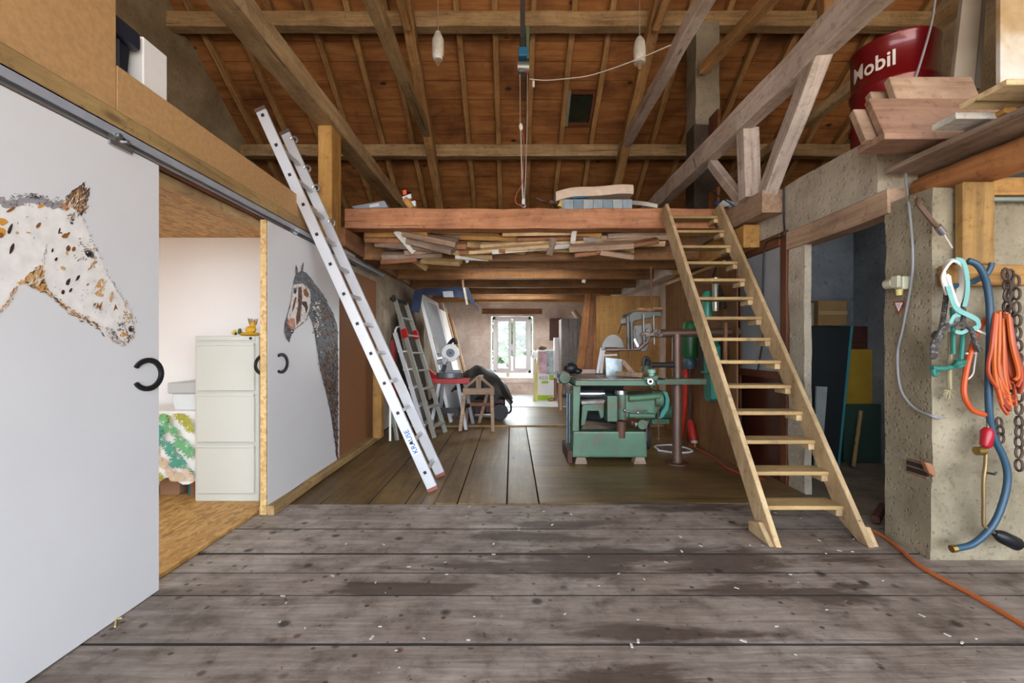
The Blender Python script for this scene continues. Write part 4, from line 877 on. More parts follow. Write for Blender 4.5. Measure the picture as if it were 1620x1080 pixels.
for i in range(nu+1):
    for j in range(nv+1):
        uu, vv = i/nu, j/nv; x = -1.0+1.0*uu
        h = .93*(math.sin(math.pi*min(1, max(0, .08+.9*uu)))**.42)*(1-.13*uu); 
        ang = math.pi*vv; D = 7.95-math.cos(ang)*.52; z = h*max(0, math.sin(ang))**.45
        low = .34+.06*math.sin(uu*17)+(.12 if uu < .25 else 0)
        z = max(low, z); z += .018*math.sin(uu*23+vv*9)+.012*math.sin(vv*31+uu*5)
        vs.append((x+.02*math.sin(vv*17+uu*3), D+.02*math.sin(uu*19), z))
mb.add(vs, [(i*(nv+1)+j, i*(nv+1)+j+1, (i+1)*(nv+1)+j+1, (i+1)*(nv+1)+j) for i in range(nu) for j in range(nv)], 0, True)
mb.build('tarp', plain('tarp_black', '15161a', .55, 0, .3, 6), tar)
mb = MB(); mb.bx(-.88, -.12, 7.55, 8.35, .1, .36); mb.box((-.3, 7.6, .2), (.3, .2, .16)); mb.build('chassis', worn('rusty_brown', '4a2418', '2a1610', .4), tar, bevel=.02)
for x in (-.75, -.2): mb = MB(); mb.lathe([(.0, -.04), (.13, -.04), (.14, 0), (.13, .04), (0, .04)], 24, Matrix.Translation((x, 7.5, .141)) @ Matrix.Rotation(math.pi/2, 4, 'X')); mb.build('wheel', M_BLK, tar)
mb = MB(); mb.tube(smooth_path([(-.08, 7.5, .34), (-.02, 7.46, .26), (-.03, 7.45, .15), (-.12, 7.48, .12)]), .018, 8); mb.build('handle', M_IRONG, tar)
# things on the right of the window
pb = thing('appliance_box', 'white printed carton with a lime green bottom band right of the window', 'box', (.77, 10.2, .012))
bx0, bx1, by = .56, .93, 10.0
MB().bx(bx0, bx1, by, by+.4, .012, 1.13).build('carton', plain('carton_white', 'dcdadc', .6, 0, .04), pb, bevel=.004)
MB().bx(bx0+.003, bx1-.003, by-.004, by, .03, .14).build('green_band', plain('lime_green', '9ab818', .6), pb, label='lime green band along the bottom')
MB().bx(bx0+.02, bx0+.2, by-.004, by, .62, 1.1).build('photo_print', plain('print_pink', 'c8a4ac', .6, 0, .35, 8), pb, label='pinkish printed picture'); MB().bx(bx0+.2, bx1-.01, by-.004, by, .6, 1.12).build('photo_print', plain('print_grey', '9aa8ac', .6, 0, .5, 8), pb, label='grey printed picture')
MB().bx(bx1-.11, bx1-.01, by-.005, by-.001, .47, .59).build('green_print', plain('lime_green', '9ab818', .6), pb); MB().bx(bx0+.09, bx0+.24, by-.005, by-.001, .40, .45).build('green_print', plain('lime_green', '9ab818', .6), pb)
mb = MB(); write(mb, 'eco', (bx0+.13, by-.006, .535), (1, 0, 0), (0, 0, 1), .1); mb.build('lettering', plain('print_dark', '74787c', .6), pb)
mb = MB(); mb.blob((.68, 10.1, 1.17), (.08, .08, .05), 3, .25); mb.build('dark_rag', plain('rag_brown', '5a4638', .9), label='dark crumpled rag on top of the printed carton', cat='rag')
MB().prism([P(847, 588, 9.9), P(852, 553, 9.9), P(850, 634.5, 9.9), P(843, 634.5, 9.9)], (0, .05, 0)).build('yellow_strip', plain('yellow_pale', 'd8cc80', .7), label='yellow strip standing left of the printed carton', cat='strip')
mb = MB(); mb.blob((.5, 10.15, 1.02), (.07, .06, .1), 5, .2); mb.build('plastic_bag', plain('bag_white', 'e4e6e8', .4), label='white plastic bag hanging beside the printed carton', cat='bag')
cb = thing('white_cabinet', 'tall narrow white box standing between carton and grey cupboard', 'cabinet', (1.03, 9.8, .012)); MB().bx(.91, 1.06, 9.75, 10.0, .012, 1.40).build('body', plain('cabinet_pinkwhite', 'ded6d8', .5, 0, .04), cb, bevel=.004); MB().bx(.96, 1.01, 9.745, 9.75, .55, .66).build('mark', plain('print_dark', '74787c', .6), cb); MB().bx(1.0, 1.05, 9.745, 9.75, .8, .83).build('mark', plain('print_dark', '74787c', .6), cb)
MB().bx(.93, 1.3, 11.2, 11.3, 1.35, 1.9).build('wall_box', plain('box_brown', '4c2f24', .7, 0, .15), label='dark brown box high on the back wall behind the white box', cat='box', bevel=.006)
gc = thing('plank_cupboard', 'grey weathered plank cupboard right of the window', 'cupboard', (1.35, 9.3, .012))
for i in range(4): MB().bx(1.0+i*.16, 1.157+i*.16, 9.2, 9.225, .012, 1.78).build('front_plank', wood('greyplank', 'Z'), gc, bevel=.003)
MB().bx(1.0, 1.64, 9.23, 9.7, .012, 1.77).build('carcass', wood('greyplank', 'Z'), gc)
for i, (a, b) in enumerate((((906, 492), (914, 502)), ((909, 491), (921, 502)))): timber('offcut_board', P(*a, 9.45), P(*b, 9.45)+V((0, 0, -.02)), .04, .1, ('whiteplank', 'yellowpine')[i], ('white', 'yellow')[i]+' offcut sticking up on top of the plank cupboard', 'board', up=(0, 1, 0))
# long reddish planks leaning near the orange board
for i, (xb, xt, k, w_) in enumerate(((905, 931, 'redplank', 'leftmost'), (919, 940, 'redplank', 'second from left'), (932, 951, 'redplank', 'third from left'), (944, 954, 'pinkplank', 'palest, rightmost'))):
    D = 7.5; zb = .02
    a = V(((xb-810)/720*D, D-.25, zb)); b = P(xt, 466 if i < 3 else 500, D+.35)
    timber('leaning_plank', a, b, .125 if i < 3 else .09, .035, ('log', 'redplank', 'log', 'pinkplank')[i], w_+' of the reddish planks leaning beside the orange board', 'plank', up=(1, 0, .2) if False else (0, 1, 0), j=.002)
MB().bx(1.40, 2.44, 7.55, 7.58, .02, 2.06).build('orange_board', wood('orange', 'Z', .7), label='big orange pine board standing behind the green machine', cat='board', bevel=.003)
MB().bx(1.7, 2.25, 7.3, 7.5, .0, .62).build('brick_stack', wood('redplank', 'X'), label='stack of reddish boards low behind the green machine', cat='board stack', bevel=.01)
# garden seen through the window
for i, (x, D, r) in enumerate(((-1.6, 17, 1.5), (.9, 19, 1.9), (-.2, 22, 2.3), (1.9, 16, 1.1))):
    o = thing('garden_bush', ('left', 'right', 'middle, farthest', 'far right')[i]+' pale green bush in the garden outside the window', 'bush', (x, D, -.5), 'bushes outside the window')
    mb = MB(); rg = random.Random(i)
    for k in range(520):
        a, b_ = rg.uniform(0, 6.28), math.acos(rg.uniform(-.4, 1)); rr = r*rg.uniform(.55, 1); c = V((x+rr*math.sin(b_)*math.cos(a), D+rr*math.sin(b_)*math.sin(a), r*.7+rr*math.cos(b_)))
        M = Matrix.Translation(c) @ Matrix.Rotation(rg.uniform(0, 6), 4, 'Z') @ Matrix.Rotation(rg.uniform(0, 3), 4, 'X'); w_ = r*.12
        mb.add([(-w_, 0, 0), (0, -w_*.6, 0), (w_, 0, 0), (0, w_*.6, 0)], [(0, 1, 2, 3)], 0, False, M)
    mb.build('foliage', plain('bush_leaf', '5c7644', .6, 0, .5, 2), o)
    MB().cyl((x, D, -.5), (x, D, r*.7), .08, 8).build('trunk', wood('oldplank', 'Z'), o)
# ================================================================ green woodworking machine
GR = worn('machine_green', '4a6e54', '5c4e3a', .42, .45); GRD = worn('machine_green_dirty', '466852', '54442f', .62, .5); TEAL = plain('guard_teal', '287a6c', .4, 0, .12)
CAST = worn('cast_steel', '7c7a74', '4a3826', .45, .4, .5); RUST = worn('rusty_pipe', '5e3c2c', '38241a', .4, .6, .2); STEEL2 = plain('bright_steel', 'b0b2b6', .25, .9, .1); DARK = plain('machine_dark', '1c1a18', .7)
MD = 4.74; q = lambda x, y, D=MD: P(x, y, D)
mc = thing('woodworking_machine', 'green cast iron saw and planer machine with rusty table in the middle of the bay', 'machine', (1.02, 5.1, 0))
def pz(y, D=MD): return EYE-(y-CY)/F*D
def pxx(x, D=MD): return (x-CX)/F*D
mb = MB(); mb.prism([(.63, MD, .075), (1.41, MD, .075), (1.40, MD, .345), (.64, MD, .345)], (0, .62, 0)); mb.build('base', GR, mc, bevel=.02, seg=2)
mb = MB(); mb.prism([q(907, 610), q(919, 610), q(917, 650), q(916, 682.5), q(906, 682.5)], (0, .6, 0)); mb.build('left_column', GR, mc, bevel=.012, seg=2)
mb = MB(); mb.bx(.70, 1.3, 5.3, 5.34, .34, .84); mb.build('back_plate', DARK, mc)
mb = MB(); mb.prism([q(919, 683, 4.8), q(975, 683, 4.8), q(975, 670, 5.1), q(924, 665, 5.1)], (0, .02, .0)); mb.build('chute', wood('oldplank', 'X'), mc)
mb = MB(); mb.cyl((pxx(919), 4.95, pz(626)), (pxx(962), 4.95, pz(626)), .045, 20); mb.build('planer_roller', STEEL2, mc)
mb = MB(); mb.prism([q(921, 640, 4.8), q(956, 637, 4.8), q(956, 660, 4.8), q(950, 662, 4.8), q(947, 650, 4.8), q(930, 650, 4.8), q(926, 672, 4.8), q(919, 674, 4.8)], (0, .3, 0)); mb.build('planer_bracket', GRD, mc, bevel=.006)
mb = MB(); mb.prism([q(919, 634, 4.78), q(958, 632, 4.78), q(956, 638, 4.78), q(920, 640, 4.78)], (0, .4, 0)); mb.build('planer_table', CAST, mc, bevel=.004)
mb = MB(); mb.prism([q(961, 626, 4.70), q(977, 626, 4.70), q(977, 667, 4.70), q(961, 667, 4.70)], (0, .35, 0)); mb.build('side_cover', GR, mc, bevel=.012, seg=2)
cx_, cy_ = pxx(986), 4.80
mb = MB(); mb.lathe([(.0, pz(664)), (.062, pz(664)), (.068, pz(655)), (.06, pz(640)), (.064, pz(628)), (.055, pz(622)), (0, pz(622))], 26, Matrix.Translation((cx_, cy_, 0))); mb.build('spindle_housing', GRD, mc)
mb = MB(); mb.lathe([(.0, pz(624)), (.066, pz(624)), (.066, pz(618)), (.05, pz(617)), (0, pz(617))], 26, Matrix.Translation((cx_-.01, cy_, 0))); mb.build('chrome_collar', STEEL2, mc, label='bright steel collar')
mb = MB(); mb.lathe([(.0, pz(693)), (.052, pz(693)), (.054, pz(667)), (.0, pz(665))], 22, Matrix.Translation((pxx(984), 4.78, 0))); mb.build('outlet_pipe', RUST, mc, label='rusty brown outlet pipe')
mb = MB(); mb.prism([q(990, 625, 4.74), q(1036, 622, 4.74), q(1047, 619, 4.74), q(1048, 640, 4.74), q(1034, 662, 4.74), q(990, 660, 4.74)], (0, .32, 0)); mb.build('arbor_housing', GR, mc, bevel=.02, seg=2)
mb = MB(); mb.cyl((pxx(994), 4.72, pz(630)), (pxx(1042), 4.72, pz(626)), .035, 16); mb.cyl((pxx(994), 4.72, pz(656)), (pxx(1034), 4.72, pz(657)), .03, 16); mb.build('housing_ribs', GR, mc)
mb = MB(); mb.cyl((pxx(988), 4.70, pz(650)), (pxx(1008), 4.68, pz(651)), .008, 8); mb.cyl((pxx(1005), 4.68, pz(652)), (pxx(1022), 4.7, pz(648)), .006, 8); mb.blob((pxx(1007), 4.68, pz(651)), .018, 1, .05); mb.blob((pxx(987), 4.70, pz(648)), .016, 2, .05); mb.build('lever', STEEL2, mc)
mb = MB(); mb.lathe([(.0, -.04), (.085, -.04), (.085, .04), (0, .04)], 24, Matrix.Translation((pxx(1042), 4.78, pz(632))) @ Matrix.Rotation(math.pi/2, 4, 'Y')); mb.build('arbor_pulley', GRD, mc)
pts = [q(1048, 618, 4.72), q(1056, 620, 4.72), q(1060, 632, 4.72), q(1058, 648, 4.72), q(1050, 660, 4.72), q(1042, 664, 4.72), q(1046, 652, 4.72), q(1052, 642, 4.72), q(1053, 630, 4.72)]
mb = MB(); mb.prism(pts, (0, .16, 0)); mb.build('belt_guard', TEAL, mc, label='bright teal curved belt guard', bevel=.006)
mb = MB(); mb.lathe([(.0, -.03), (.155, -.03), (.16, 0), (.155, .03), (0, .03)], 30, Matrix.Translation((1.455, 5.0, .26)) @ Matrix.Rotation(math.pi/2, 4, 'Y')); mb.build('flywheel', DARK, mc)
mb = MB(); mb.cyl((1.53, 5.15, .5), (1.80, 5.15, .5), .09, 20); mb.bx(1.56, 1.76, 5.08, 5.22, .36, .42); mb.build('motor', GR, mc, bevel=.006)
for i in range(5): mb = MB(); a = q(1000+i*6, 668+3*(i % 2), 4.78); mb.blob(a, (.022, .03, .03), i, .2); mb.build('gear_part', [RUST, CAST, STEEL2][i % 3], mc)
mb = MB(); mb.lathe([(.0, -.02), (.05, -.02), (.055, 0), (.05, .02), (0, .02)], 20, Matrix.Translation(q(1016, 671, 4.76)) @ Matrix.Rotation(math.pi/2, 4, 'X')); mb.build('adjuster_wheel', GRD, mc)
mb = MB(); mb.tube([q(1023, 668, 4.76)+V((0, 0, -.015*i)) for i in range(14)], [.006 if i % 2 else .012 for i in range(14)], 6); mb.build('drive_chain', RUST, mc)
mb = MB(); mb.cyl(q(1041, 640, 4.68), q(1042, 690, 4.68), .008, 8); mb.blob(q(1042, 693, 4.68), .025, 3, .1); mb.build('control_rod', RUST, mc)
for x in (.655, 1.27):
    MB().prism([(x-.02, MD-.02, .07), (x+.16, MD-.02, .07), (x+.13, MD-.06, 0), (x, MD-.06, 0)] if False else [(x, MD+.0, .004), (x+.13, MD+.0, .004), (x+.11, MD, .075), (x+.02, MD, .075)], (0, .12, 0)).build('foot_block', wood('oldplank', 'X'), mc, label='old wooden foot block')
mb = MB(); mb.bx(.585, .63, 4.76, 5.3, .01, .14); mb.build('skid', wood('darkbrown', 'Y'), mc)
# table
TZ_ = .905
mb = MB(); mb.prism([(.655, 4.62, TZ_), (.70, 4.60, TZ_), (1.55, 4.60, TZ_), (1.55, 5.5, TZ_), (.66, 5.5, TZ_)], (0, 0, -.014)); top_ = mb.build('table_top', worn('table_steel', '807d78', '6a5238', .55, .35, .45), mc, bevel=.004)
mb = MB(); mb.bx(.64, 1.45, 4.595, 4.66, .835, TZ_-.016); mb.bx(.64, .70, 4.66, 5.5, .835, TZ_-.016); mb.bx(1.4, 1.46, 4.66, 5.5, .835, TZ_-.016); mb.build('table_apron', GR, mc, bevel=.004)
MB().bx(1.461, 1.97, 4.60, 4.68, .845, TZ_-.0).build('table_extension', GRD, mc, bevel=.004)
mb = MB(); mb.bx(.98, .99, 4.61, 5.45, TZ_, TZ_+.002); mb.build('table_slot', DARK, mc)
mb = MB(); mb.bx(.64, 1.12, 5.38, 5.44, TZ_+.001, TZ_+.055); mb.build('guide_rail', worn('rail_brown', '8a6e60', '5c4034', .4, .4, .3), mc, bevel=.004)
mb = MB(); mb.cyl(q(1031, 613, 4.85), q(1031, 585, 4.85), .03, 14); mb.build('fence_post', GRD, mc)
# fence clamp on the front edge
mb = MB(); mb.prism([q(1016, 602, 4.58), q(1042, 599, 4.58), q(1042, 593, 4.58), q(1020, 597, 4.58)], (0, .2, 0)); mb.build('fence_slide', GR, mc, bevel=.006)
mb = MB(); mb.lathe([(.0, -.02), (.034, -.02), (.036, 0), (.03, .02), (0, .02)], 20, Matrix.Translation(q(1028, 603, 4.56)) @ Matrix.Rotation(math.pi/2, 4, 'X')); mb.build('clamp_knob', STEEL2, mc); mb = MB(); mb.lathe([(.0, .021), (.014, .021), (.014, .03), (0, .03)], 12, Matrix.Translation(q(1028, 603, 4.56)) @ Matrix.Rotation(math.pi/2, 4, 'X')); mb.build('knob_hole', DARK, mc)
mb = MB(); mb.lathe([(0, 0), (.028, 0), (.028, .05), (.04, .055), (.04, .085), (.03, .092), (0, .092)], 20, Matrix.Translation(q(1031, 598, 4.62))); mb.build('clamp_cap', plain('cap_green', '7fa898', .4), mc)
mb = MB(); mb.tube(smooth_path([q(1018, 580, 5.0), q(1019, 570, 5.0), q(1022, 566, 5.0), q(1026, 571, 5.0), q(1025, 580, 5.0)]), .024, 8); mb.build('black_handle', M_BLK, mc); mb = MB(); mb.lathe([(0, 0), (.05, 0), (.055, .03), (.04, .07), (0, .07)], 18, Matrix.Translation(q(1022, 588, 5.0))); mb.build('handle_base', GRD, mc)
# left-hand adjusting gear
mb = MB(); mb.lathe([(.0, -.05), (.07, -.05), (.075, 0), (.06, .06), (0, .06)], 20, Matrix.Translation(q(893, 597, 5.0)) @ Matrix.Rotation(math.pi/2, 4, 'X')); mb.build('gear_boss', GRD, mc)
mb = MB(); c = q(881, 594, 4.98); mb.tube([c+V((.036*math.cos(t), 0, .04*math.sin(t))) for t in [i*2*math.pi/18 for i in range(19)]], .01, 8); mb.build('ring_handle', worn('ring_grey', '8a8c8a', '4a4038', .3, .4, .5), mc)
mb = MB(); mb.tube([q(887, 606, 4.95), q(886, 620, 4.95), q(887, 648, 4.95)], [.04, .03, .026], 12); mb.build('crank_handle', worn('crank_brown', '7a5a3c', '4a3424', .4), mc, label='brown crank handle'); mb = MB(); mb.cyl(q(879, 598, 4.97), q(879, 634, 4.97), .018, 10); mb.build('lever_bar', RUST, mc)
mb = MB(); mb.blob(q(905, 614, 4.82), .024, 1, .05); mb.build('red_knob', plain('knob_red', '6a2420', .4), mc, label='dark red knob'); mb = MB(); mb.blob(q(893, 626, 4.9), .022, 2, .05); mb.build('black_knob', M_BLK, mc)
mb = MB(); mb.cyl(q(870, 632, 5.0), q(879, 631, 5.0), .016, 10); mb.blob(q(872, 632, 5.0), (.04, .02, .022), 3, .05); mb.build('side_handle', worn('crank_brown', '7a5a3c', '4a3424', .4), mc)
for x in (897, 901, 905): mb = MB(); mb.cyl(q(x, 622, 5.0), q(x, 700, 5.0), .012, 10); mb.build('guide_rod', plain('rod_blue', '8a98a4', .3, .8), mc)
# things lying on the machine
mb = MB(); mb.prism([q(958, 565, 5.1), q(984, 568, 5.1), q(984, 592, 5.1), q(978, 597, 5.1), q(959, 595, 5.1)], (0, .012, 0)); mb.build('guard_plate', plain('plate_pale', 'a6b4b8', .3, .2, .15, 20), label='pale grey guard plate standing upright on the machine table', cat='plate', bevel=.002)
mb = MB()
mb.beam(q(945, 590, 5.35), q(952, 550, 5.35), .03, .02, (0, 1, 0)); mb.beam(q(951, 590, 5.35), q(955, 552, 5.35), .03, .02, (0, 1, 0)); mb.beam(q(952, 562, 5.34), q(976, 561, 5.34), .02, .03, (0, 1, 0)); mb.build('metal_rack', M_WHF, label='thin white metal rack standing behind the pale guard plate', cat='rack')
timber('wood_offcut', q(985, 571, 4.95), q(1006, 595, 4.85), .04, .05, 'pinkplank', 'pale wood offcut slanting down onto the machine table', 'offcut', j=.001); timber('wood_offcut', V((pxx(983, 4.75), 4.95, TZ_+.03)), V((pxx(1013, 4.7), 4.68, TZ_+.03)), .05, .05, 'pinkplank', 'short pinkish wood block lying on the machine table', 'offcut', j=.001)
mb = MB(); mb.blob(q(903, 583, 5.2), (.08, .06, .06), 4, .12); mb.blob(q(914, 587, 5.2), (.05, .05, .035), 5, .12); mb.tube(smooth_path([q(893, 588, 5.2), q(896, 577, 5.2), q(904, 573, 5.2), q(912, 580, 5.2)]), .014, 8); mb.build('black_tool', M_BLK, label='black hand tool lying on the left of the machine', cat='tool')
# steel pipe frame with the feeder head
pf = thing('pipe_stand', 'brown steel pipe column with two arms right of the green machine', 'stand', (1.722, 4.75, 0)); PIPE = worn('pipe_brown', '6a5448', '3a2a22', .35, .45, .5)
mb = MB(); mb.cyl((1.722, 4.75, .01), (1.722, 4.75, 1.36), .05, 20); mb.build('column', PIPE, pf); mb = MB(); mb.cyl((1.722, 4.75, .009), (1.722, 4.75, .025), .12, 24); mb.build('foot_plate', RUST, pf)
mb = MB(); mb.cyl(P(1006, 528, 4.76), P(1170, 525, 4.76), .042, 18); mb.build('arm', PIPE, pf); mb = MB(); mb.cyl(P(1030, 577, 4.72), P(1066, 577, 4.72), .028, 14); mb.build('arm', DARK, pf)
fh = thing('feeder_head', 'greasy grey power feeder head clamped on the upper pipe arm', 'machine head', P(1015, 558, 4.72)); GREASE = worn('greasy_grey', '5c5854', '3c342c', .5, .5, .3)
h = lambda x, y, D=4.7: P(x, y, D)
mb = MB(); mb.prism([h(1003, 515), h(1030, 510), h(1034, 520), h(1024, 556), h(1012, 556), h(1006, 530)], (0, .2, 0)); mb.build('body', GREASE, fh, bevel=.014, seg=2)
mb = MB(); mb.prism([h(990, 502), h(1002, 492), h(1046, 492), h(1048, 500), h(1004, 508), h(1002, 514), h(990, 512)], (0, .22, 0)); mb.build('bracket', worn('bracket_olive', '4a4c42', '38342c', .4, .5), fh, bevel=.01)
for x, a, b in ((993, 500, 552), (999, 510, 552), (1018, 496, 545), (1034, 498, 545)): mb = MB(); mb.cyl(h(x, a, 4.68), h(x+1, b, 4.68), .011 if x > 1005 else .02, 10); mb.build('spindle_rod', CAST if x > 1005 else GREASE, fh)
mb = MB(); rg = random.Random(3)
for i in range(26): mb.blob(h(rg.uniform(1016, 1047), rg.uniform(522, 531), 4.66), rg.uniform(.012, .026), i, .3, 1)
mb.build('grease_clump', worn('clump', '86786e', '4a3e38', .5, .6), fh); tag(fh.children[-1], kind='stuff')
mb = MB(); mb.blob(h(1020, 491, 4.8), (.115, .1, .028), 3, .2, 3); mb.blob(h(1039, 489, 4.8), (.06, .06, .022), 4, .2); mb.build('paper_bundle', plain('bundle_tan', 'a87c56', .9, 0, .35, 30), label='crumpled tan paper bundle on top of the feeder head', cat='bundle')
mb = MB(); mb.cyl(h(960, 553), h(1014, 552), .018, 12); mb.cyl(h(958, 553), h(978, 553), .026, 12); mb.cyl(h(1010, 552), h(1024, 540), .024, 12); mb.build('draw_bar', PIPE, fh); mb = MB(); mb.beam(h(1003, 536), h(1010, 550), .02, .02); mb.build('stay', STEEL2, fh); mb = MB(); mb.cyl(h(978, 528), h(984, 512), .006, 8); mb.cyl(h(985, 500), h(992, 500), .014, 10); mb.build('pin', M_IRON, fh)
mb = MB(); c = q(970, 554, 4.75); pts = [c+V((.12*math.cos(t), 0, .165*math.sin(t))) for t in [math.pi*i/16 for i in range(17)]]; mb.prism(pts, (0, .02, 0)); mb.build('half_round_guard', plain('guard_metal', '7c7a76', .6, 0, .2), fh, label='half-round grey metal guard', bevel=.002)
MB().cyl(P(1030, 422, 4.95), P(1030, 487, 4.9), .012, 8).build('hanging_rod', RUST, label='thin rod hanging from the ceiling above the feeder head', cat='rod')
# ---- brown plywood partition and the things on it
PXn = 2.28
MB().bx(PXn, PXn+.02, 4.62, 6.75, .01, 2.12).build('plywood_partition', wood('ply', 'Z', .45, .6), label='tall brown plywood partition right of the green machine', cat='partition', bevel=.002)
MB().bx(PXn+.0, PXn+.02, 4.9, 6.75, 2.125, 2.16).build('partition_rail', wood('pine', 'Y'), label='pale wooden rail along the top of the plywood partition', cat='rail')
w_ = lambda x, y, o=.05: PX(x, y, PXn-o)
gm = thing('green_motor', 'green motor with blue fitting hung on the plywood partition', 'motor', w_(1093, 585)); mb = MB(); mb.lathe([(0, 0), (.09, 0), (.1, .03), (.1, .38), (.07, .43), (.03, .44), (0, .44)], 22, Matrix.Translation(w_(1092, 565, .12))); mb.build('housing', plain('motor_green', '1f5a30', .4, 0, .15), gm); mb = MB(); c = w_(1091, 574, .12); mb.lathe([(0, -.07), (.06, -.07), (.08, -.02), (.08, .03), (.05, .07), (0, .07)], 20, Matrix.Translation(c)); mb.build('fitting', plain('fitting_blue', '4a6470', .45, .2), gm)
mb = MB(); mb.tube(smooth_path([w_(1086, 566, .08), w_(1085, 590, .08), w_(1083, 640, .08), w_(1078, 690, .06)]), .035, 12); mb.build('red_hose', plain('hose_red', 'c0301a', .5, 0, .12), label='thick orange red hose hanging down behind the pipe column', cat='hose')
rs = thing('power_plug', 'red power plug on a black cable hanging by the partition', 'plug', w_(1095, 706)); mb = MB(); mb.tube([w_(1092, 664), w_(1093, 672), w_(1096, 690), w_(1098, 698)], [.03, .045, .05, .035], 12); mb.build('body', plain('plug_red', 'a82018', .45), rs); mb = MB(); mb.tube(smooth_path([w_(1094, 583), w_(1092, 620), w_(1092, 664)]), .01, 8); mb.build('upper_cable', M_BLK, rs); mb = MB(); mb.tube(smooth_path([w_(1098, 698), w_(1100, 708), w_(1099, 720, .05)]), .012, 8); mb.build('lower_cable', plain('cord_orange', 'c06428', .6), rs); mb = MB(); mb.cyl(w_(1098, 697), w_(1098.5, 701), .04, 12); mb.build('collar', plain('collar_grey', '9a9a9a', .4), rs)
tg = thing('teal_guard', 'teal belt cover with a dark side hanging behind the left stringer', 'machine guard', w_(1112, 640)); mb = MB(); pts = [w_(1106, 535, .16), w_(1119, 535, .16), w_(1126, 548, .16), w_(1126, 585, .16), w_(1119, 592, .16), w_(1108, 590, .16)]; mb.prism(pts, (.1, 0, 0)); mb.build('shell', TEAL, tg, bevel=.02, seg=2); mb = MB(); mb.prism([w_(1104, 540, .17), w_(1111, 540, .17), w_(1112, 586, .17), w_(1105, 586, .17)], (.008, 0, 0)); mb.build('dark_inside', DARK, tg); mb = MB(); mb.prism([w_(1113, 590, .13), w_(1125, 590, .13), w_(1126, 632, .13), w_(1119, 636, .13), w_(1113, 630, .13)], (.07, 0, 0)); mb.build('lower_shell', TEAL, tg, bevel=.012)
mb = MB(); mb.lathe([(0, 0), (.05, 0), (.055, .04), (.055, .26), (.03, .3), (0, .3)], 18, Matrix.Translation(w_(1119, 503, .1))); mb.build('green_bottle', plain('bottle_green', '3a8c74', .35), label='green cylinder on the partition behind the upper treads', cat='cylinder')
mb = MB(); mb.lathe([(0, 0), (.03, 0), (.034, .05), (.034, .28), (.045, .3), (.045, .36), (0, .37)], 16, Matrix.Translation(w_(1132, 492, .08))); mb.build('grease_gun', plain('gun_grey', 'a8aa9a', .35, .7), label='grey metal grease gun hanging behind the upper treads', cat='tool')
mb = MB(); mb.tube(smooth_path([w_(1136, 452), w_(1142, 468), w_(1147, 487)]), .02, 8); mb.tube(smooth_path([w_(1127, 440), w_(1131, 428), w_(1133, 424)]), .012, 6); mb.build('black_lever', M_BLK, label='black bar tool hanging right of the grease gun', cat='tool')
timber('hanging_lath', w_(1148, 510, .06), w_(1147, 575, .06), .05, .03, 'redplank', 'reddish wooden tool handle hanging behind the middle treads', 'handle', up=(1, 0, 0), j=.001)
mb = MB(); mb.tube(smooth_path([(1.70, 5.3, .02), (1.9, 5.2, .015), (2.1, 5.3, .015), (2.0, 5.6, .015), (1.75, 5.55, .015), (1.72, 5.35, .02)], 8), .01, 8); mb.build('white_cable', plain('cable_white', 'c8ccd0', .5), label='loop of white cable on the floor behind the pipe column', cat='cable')
mb = MB(); mb.tube(smooth_path([(2.18, 5.6, .02), (2.2, 5.0, .02), (2.15, 4.5, .02), (2.3, 4.15, .02)], 6), .012, 8); mb.build('red_cable', plain('cable_red', '8c3018', .6), label='red cable on the floor along the foot of the partition', cat='cable')
# ================================================================ open stairs
stt = thing('loft_stairs', 'steep pale wooden open stairs with fourteen treads leading to the loft', 'stairs', (1.92, 2.95, 0))
def strg(x, back, fr, name):
    k = 1.97/2.67
    b = lambda z: 3.03+k*(z-.05); f = lambda z: 2.79+k*(z-.0)
    pts = [(x, f(0), 0.004), (x, b(.0)-.11, .004), (x, b(.07), .08), (x, b(2.70), 2.70), (x, f(2.74), 2.74)]
    MB().prism(pts, (.036, 0, 0)).build(name, wood('stair', 'Z', .6), stt, bevel=.004)
strg(1.62, 0, 0, 'stringer'); strg(2.19, 0, 0, 'stringer')
for k in range(1, 15):
    z = .187*k; f = 3.0+.1405*(k-1)
    t = MB().bx(1.657, 2.189, f, f+.17, z-.028, z).build('tread', wood('tread', 'X', .8), stt, bevel=.004)
    for (x0, x1) in ((1.657, 1.70), (2.146, 2.189)): MB().bx(x0, x1, f+.012, f+.16, z-.072, z-.028).build('cleat', wood('stair', 'Y', .8), t, bevel=.003)
MB().prism([(1.585, 2.80, .004), (1.585, 3.05, .004), (1.585, 3.06, .07), (1.585, 2.93, .11)], (.034, 0, 0)).build('foot_block', wood('stair', 'Y'), stt, bevel=.004); MB().prism([(2.227, 2.80, .004), (2.227, 2.98, .004), (2.227, 2.96, .09), (2.227, 2.87, .10)], (.034, 0, 0)).build('foot_block', wood('stair', 'Y'), stt, bevel=.004)
